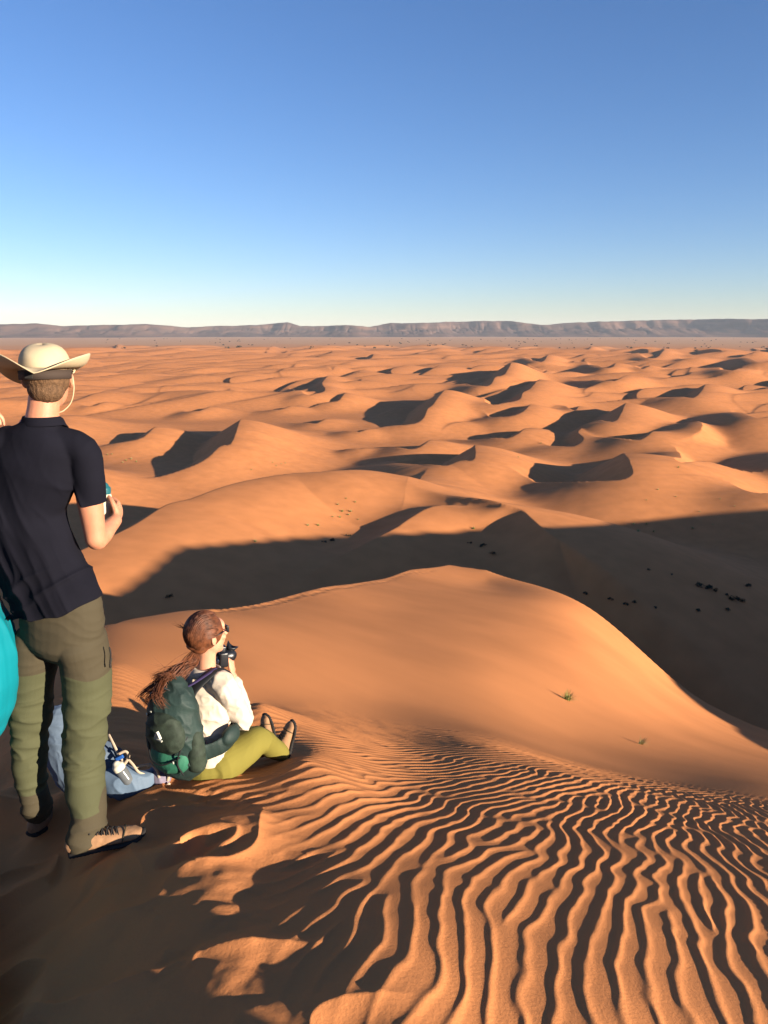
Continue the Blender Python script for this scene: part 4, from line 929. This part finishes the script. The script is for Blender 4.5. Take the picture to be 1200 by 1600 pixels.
    for sx, sh in ((1, sR), (-1, sL)):
        st = sh.lerp(nb, .42)+Z_*.045
        strap('shoulder_strap', [B(sx*.055, .06, .10), B(sx*.06, .085, .155), st-f*.045-Z_*.0, st+f*.02, st+f*.085-Z_*.05, st+f*.11-Z_*.14, B(sx*.15, .26, -.10), B(sx*.13, .10, -.17)], .030, .008, BLACKN, f.cross(r)*0+Z_*.6-f*.8)
    strap('lift_strap', [B(.05, .045, .19), B(.075, .09, .20), sR.lerp(nb, .42)+Z_*.058], .010, .004, PURP, Z_)
    bm = bmesh.new(); hb_ = [B(.09, .03, -.15), B(.165, .10, -.135), B(.185, .21, -.115), B(.13, .29, -.10)]
    rings(bm, hb_, [(.05, .012), (.046, .013), (.040, .016), (.012, .005)], ref=r, n=18); pass
    ball(bm, B(.185, .17, -.105), (.032, .062, .045), MB_)
    fuse('hip_belt', bm, .0045, GREEND, bp, it=3, disp=lambda c, n_: .004*vn3(c, (22, 22, 22), 19))
    bm = bmesh.new(); cord(bm, [B(-.10, -.04, .09), B(-.06, -.095, .10), B(-.03, -.08, .135), B(.02, -.07, .15)], .003); cord(bm, [B(.118, -.03, .02), B(.10, -.09, -.05), B(.08, -.10, -.12), B(.09, -.08, -.19)], .004); cord(bm, [B(-.03, -.03, .20), B(0, -.045, .23), B(.03, -.02, .20)], .005)
    cord(bm, [B(-.105, -.07, -.05), B(-.05, -.125, -.11), B(.02, -.13, -.12), B(.09, -.09, -.09)], .004); cord(bm, [B(-.135, .0, .04), B(-.15, -.01, -.02), B(-.14, 0, -.07)], .003)
    solid('compression_strap', bm, BLACKN, bp); bm = bmesh.new()
    bm.free()
    for p in (B(-.072, -.088, .10), B(-.045, -.09, .118), B(-.145, -.005, .0), B(.07, -.115, -.105)): bm = bmesh.new(); box(bm, p, (.009, .005, .012), MB_, .002); solid('buckle', bm, SILV, bp)
make_woman()

# ------------------------------------------------------------------ blue-grey daypack lying behind the man
def make_daypack():
    G = hit(200, 1249); y = G.y+.10
    SLATE = mat('slate_blue_nylon', (.075, .105, .15), rough=.7, spec=.25, var=.2, scale=8, bump=.001, bscale=140); PALEB = mat('pale_blue_nylon', (.085, .125, .18), rough=.65, spec=.25, var=.15, scale=8, bump=.0008, bscale=160)
    LIL = mat('lilac_mesh', (.16, .14, .19), rough=.85, var=.2, scale=40); WEB = mat('tan_webbing', (.38, .30, .22), rough=.85); COB = mat('cobalt_fabric', (.01, .07, .28), rough=.7)
    root = empty('daypack', G, 'slate blue daypack lying on the sand behind the standing man\'s legs', 'backpack')
    bm = bmesh.new(); rings(bm, [Pm(92, 1120, y+.10), Pm(100, 1160, y+.08), Pm(118, 1200, y+.04), Pm(150, 1222, y+.02)], [(.07, .06), (.105, .09), (.12, .09), (.10, .08)], n=26)
    rings(bm, [Pm(120, 1180, y+.05), Pm(160, 1190, y+.05), Pm(188, 1212, y+.04)], [(.10, .09), (.10, .08), (.06, .06)], n=24)
    fuse('pack_body', bm, .0045, SLATE, root, disp=lambda c, n_: wrinkle(c+c[:, [2, 0, 1]]*.5, [(.012, (9, 9, 9)), (.005, (22, 22, 22))], [131, 132]))
    bm = bmesh.new(); rings(bm, [Pm(168, 1216, y+.0), Pm(192, 1222, y-.01), Pm(218, 1223, y+.0), Pm(238, 1212, y+.03)], [(.070, .060), (.088, .068), (.070, .055), (.035, .03)], n=24)
    fuse('side_pocket', bm, .004, PALEB, root, disp=lambda c, n_: wrinkle(c+c[:, [2, 0, 1]]*.5, [(.007, (12, 12, 12))], [133]))
    bm = bmesh.new(); ball(bm, Pm(175, 1236, y-.03), (.03, .03, .035)); fuse('rain_cover', bm, .004, COB, root, disp=lambda c, n_: .004*vn3(c, (30, 30, 30), 2))
    bm = bmesh.new(); rings(bm, [Pm(238, 1212, y+.05), Pm(252, 1214, y+.04), Pm(262, 1208, y+.06)], [(.05, .035), (.055, .04), (.03, .025)], n=22); fuse('hip_belt', bm, .004, LIL, root, disp=lambda c, n_: wrinkle(c, [(.008, (20, 14, 14))], [134]))
    bm = bmesh.new(); A = lambda u, v, d=0: Pm(u, v, y+d)
    for pts in ([A(170, 1148, .02), A(176, 1160, 0), A(184, 1176, -.01), A(192, 1190, -.02)], [A(186, 1178, -.03), A(196, 1174, -.03), A(201, 1181, -.03), A(196, 1192, -.03), A(184, 1204, -.03)], [A(198, 1184, -.02), A(208, 1195, -.03), A(216, 1206, -.02), A(226, 1210, .0)],
                [A(230, 1196, .0), A(238, 1196, -.0), A(247, 1208, -.0), A(250, 1232, .01)], [A(232, 1242, -.0), A(246, 1238, -.01), A(258, 1230, -.01), A(265, 1224, .0)], [A(244, 1193, .02), A(256, 1196, .01), A(264, 1206, .01), A(262, 1220, .01)], [A(208, 1200, .02), A(222, 1196, .03), A(236, 1194, .03)]):
        rings(bm, pts, [(.007, .0035)]*len(pts), n=8)
    solid('webbing_strap', bm, WEB, root)
    bm = bmesh.new(); box(bm, A(256, 1200, -.005), (.035, .012, .020), Matrix.Rotation(.6, 3, 'Y'), .003); solid('buckle', bm, COB, root); bm = bmesh.new(); box(bm, A(187, 1184, -.03), (.040, .012, .018), Matrix.Rotation(-.5, 3, 'Y'), .003); solid('buckle', bm, COB, root)
    b = empty('water_bottle', A(188, 1205), 'clear water bottle with a cream cap in the daypack side pocket', 'bottle')
    ax = (A(180, 1192)-A(196, 1214)).normalized(); p0 = A(195, 1212, -.045)
    bm = bmesh.new(); rings(bm, [p0-ax*.03, p0+ax*.035], [.027, .027], n=24); solid('bottle_body', bm, mat('smoky_plastic', (.10, .11, .12), rough=.15, spec=.6), b)
    bm = bmesh.new(); rings(bm, [p0+ax*.042, p0+ax*.060, p0+ax*.072], [.029, .028, .018], n=24); solid('cap', bm, mat('cream_cap', (.55, .50, .40), rough=.5), b)
make_daypack()

# ------------------------------------------------------------------ grass tufts and shrubs
GR = [mat('dry_grass', (.34, .31, .12), rough=.8, var=.3, scale=30), mat('green_grass', (.22, .25, .07), rough=.8, var=.3, scale=30), mat('dark_shrub', (.030, .034, .018), rough=.9, var=.3, scale=8)]
def tuft_mesh(seed, blades, size, lean, m, spread=.35, w=.010):
    rr = random.Random(seed); bm = bmesh.new()
    for i in range(blades):
        a = rr.uniform(0, 2*PI); el = rr.uniform(.15, 1.35); L = size*rr.uniform(.5, 1.0); b = Vector((rr.gauss(0, .10), rr.gauss(0, .10), 0))*size
        d = Vector((math.cos(a)*math.cos(el)+lean, math.sin(a)*math.cos(el)*.8, math.sin(el))).normalized(); s = d.cross(Vector((0, 0, 1))).normalized()*w*size*2.2
        p1 = b+d*L*.55; p2 = b+d*L+Vector((0, 0, -.22*L*math.cos(el)))
        v = [bm.verts.new(q) for q in (b-s, b+s, p1+s*.8, p1-s*.8, p2)]; bm.faces.new((v[0], v[1], v[2], v[3])); bm.faces.new((v[3], v[2], v[4]))
    me = bpy.data.meshes.new('tuft'); bm.to_mesh(me); bm.free(); me.materials.append(m); return me
def shrub_mesh(seed, size, m, n=260):
    rr = random.Random(seed); bm = bmesh.new(); lobes = [(Vector((rr.gauss(0, .38), rr.gauss(0, .38), rr.uniform(.15, .4)))*size, rr.uniform(.22, .42)*size) for _ in range(5)]
    for i in range(n):
        c, q = rr.choice(lobes); p = c+Vector((rr.gauss(0, 1), rr.gauss(0, 1), rr.gauss(0, .7))).normalized()*q*rr.uniform(.5, 1.05); p.z = max(p.z, .01)
        u = Vector((rr.gauss(0, 1), rr.gauss(0, 1), rr.gauss(0, 1))).normalized(); t = u.orthogonal().normalized(); k = .055*size*rr.uniform(.6, 1.3)
        bm.faces.new([bm.verts.new(p+u*k*2), bm.verts.new(p+t*k), bm.verts.new(p-u*k*2), bm.verts.new(p-t*k)])
    for c, q in lobes: cord(bm, [Vector((0, 0, -.05)), c*.5+Vector((0, 0, .02)), c], .012*size, 5, 2)
    me = bpy.data.meshes.new('shrub'); bm.to_mesh(me); bm.free(); me.materials.append(m); return me
def plant(name, me, u, v, sc_, label, cat, group=None, rmin=9):
    p = hit(u, v, rmin)
    if p.y < 5: return None
    p.z = ground_z(p.x, p.y)
    o = bpy.data.objects.new(name, me); COL.objects.link(o); o.location = p-Vector((0, 0, .02*sc_)); o.scale = (sc_,)*3; o.rotation_euler = (0, 0, (u*7.1+v*3.3) % 6.28); return tag(o, label, cat, group)
o = plant('grass_tuft', tuft_mesh(1, 120, 1.0, .35, GR[1], w=.006), 885, 1094, .34, 'larger green grass tuft growing alone on the smooth sunlit dune face', 'grass tuft'); o.rotation_euler = (0, 0, .3)
o = plant('grass_tuft', tuft_mesh(2, 60, 1.0, .8, GR[0], w=.006), 1000, 1163, .26, 'small dry grass tuft low on the sunlit dune face, below the green one', 'grass tuft'); o.rotation_euler = (0, 0, .1)
TM = [tuft_mesh(10+i, 70, 1.0, .1, GR[i % 2], w=.012) for i in range(4)]; SM = [shrub_mesh(20+i, 1.0, GR[2]) for i in range(4)]
for i, (u, v, s_) in enumerate([(990, 821, 1.1), (1010, 821, .9), (997, 831, 1.0), (1021, 831, .9), (1082, 828, 1.1)]):
    plant('grass_tuft', TM[i % 4], u, v, s_*.72, 'pale grass tuft at the sunlit edge of the big shadowed hollow', 'grass tuft', 'grass tufts along the edge of the big shadow', 60)
for i, (u, v, s_) in enumerate([(1028, 767, .9), (1060, 731, 1.0), (1056, 778, .7), (740, 829, .9), (810, 715, 1.0), (845, 694, 1.0), (1148, 792, .6), (1125, 781, .6), (1093, 802, .6), (1010, 784, .6), (1160, 820, .5), (1114, 820, .5), (560, 812, .5)]):
    plant('grass_tuft', TM[i % 4], u, v, s_*.72, 'small pale grass tuft scattered on the middle sunlit dunes', 'grass tuft', 'grass tufts on the middle dunes', 60)
for i, (u, v, s_) in enumerate([(528, 790, .7), (535, 800, .8), (548, 801, .9), (531, 810, .8), (545, 806, .7), (555, 785, .6), (520, 808, .6), (541, 780, .5), (481, 823, .8), (497, 822, .8), (399, 848, .9)]):
    plant('grass_tuft', TM[i % 4], u, v, s_*.72, 'small pale grass tuft on the large sunlit dune beyond the near crest', 'grass tuft', 'grass tufts on the large lit dune', 60)
for i, (u, v, s_) in enumerate([(1092, 918, 2.0), (1106, 922, 2.2), (1118, 926, 1.6), (1145, 938, 2.6), (1160, 942, 1.8), (1168, 918, 1.8), (952, 940, 1.3), (978, 945, 1.4), (990, 947, 1.0), (1025, 952, 1.0), (1090, 955, 1.3), (915, 932, 1.4), (1013, 892, .9), (1050, 900, .9), (1136, 955, 1.3)]):
    plant('shrub', SM[i % 4], u, v, s_*.42, 'dark low shrub growing in the big shadowed hollow', 'shrub', 'shrubs in the big shadowed hollow', 60)
for i, (u, v, s_) in enumerate([(264, 935, 1.2), (520, 846, 1.3), (508, 848, 1.0), (545, 838, 1.0), (770, 866, 1.4), (752, 856, 1.2), (755, 852, 1.0), (735, 850, 1.)]):
    plant('shrub', SM[i % 4], u, v, s_*.5, 'dark low shrub in the shaded valley just beyond the near crest', 'shrub', 'shrubs in the shaded valley', 60)
for i, (u, v, s_) in enumerate([(160, 714, 1.4), (168, 712, 1.2), (175, 711, 1.2), (197, 720, 1.4), (205, 718, 1.6), (213, 722, 1.3), (192, 724, 1.3), (426, 724, .9), (440, 727, .9), (432, 729, .8), (446, 725, .9), (393, 736, .9)]):
    plant('grass_tuft', TM[i % 4], u, v, s_*.72, 'pale grass tuft on the dune slopes behind the standing man\'s elbow', 'grass tuft', 'grass tufts beyond the standing man', 60)
pr = random.Random(11)
for i in range(150):
    u = pr.uniform(150, 1200); v = 529.5+pr.random()**1.5*16
    plant('shrub', SM[i % 4], u, v, pr.uniform(3.0, 7.5), 'tiny dark shrub dotted on the flat pan before the far hills', 'shrub', 'shrubs dotted over the far pan', 900)

ORD = ['leftmost', 'second', 'third', 'fourth', 'fifth', 'sixth', 'seventh', 'eighth', 'ninth', 'tenth', 'eleventh', 'twelfth', 'thirteenth', 'fourteenth', 'fifteenth']
SHORT = {'shrubs in the big shadowed hollow': 'dark low shrub in the big shadowed hollow', 'shrubs in the shaded valley': 'dark low shrub in the shaded valley beyond the crest',
         'grass tufts on the middle dunes': 'small pale grass tuft on the middle sunlit dunes', 'grass tufts on the large lit dune': 'pale grass tuft on the large sunlit dune',
         'grass tufts beyond the standing man': 'pale grass tuft on the slopes behind the man', 'grass tufts along the edge of the big shadow': 'pale grass tuft at the big shadow\'s edge'}
for g_, t_ in SHORT.items():
    ob_ = sorted([o for o in bpy.data.objects if o.get('group') == g_], key=lambda o: o.location.x/o.location.y)
    for k, o in enumerate(ob_): o['label'] = t_+', '+ORD[k]+('' if k == 0 else ' from the left')
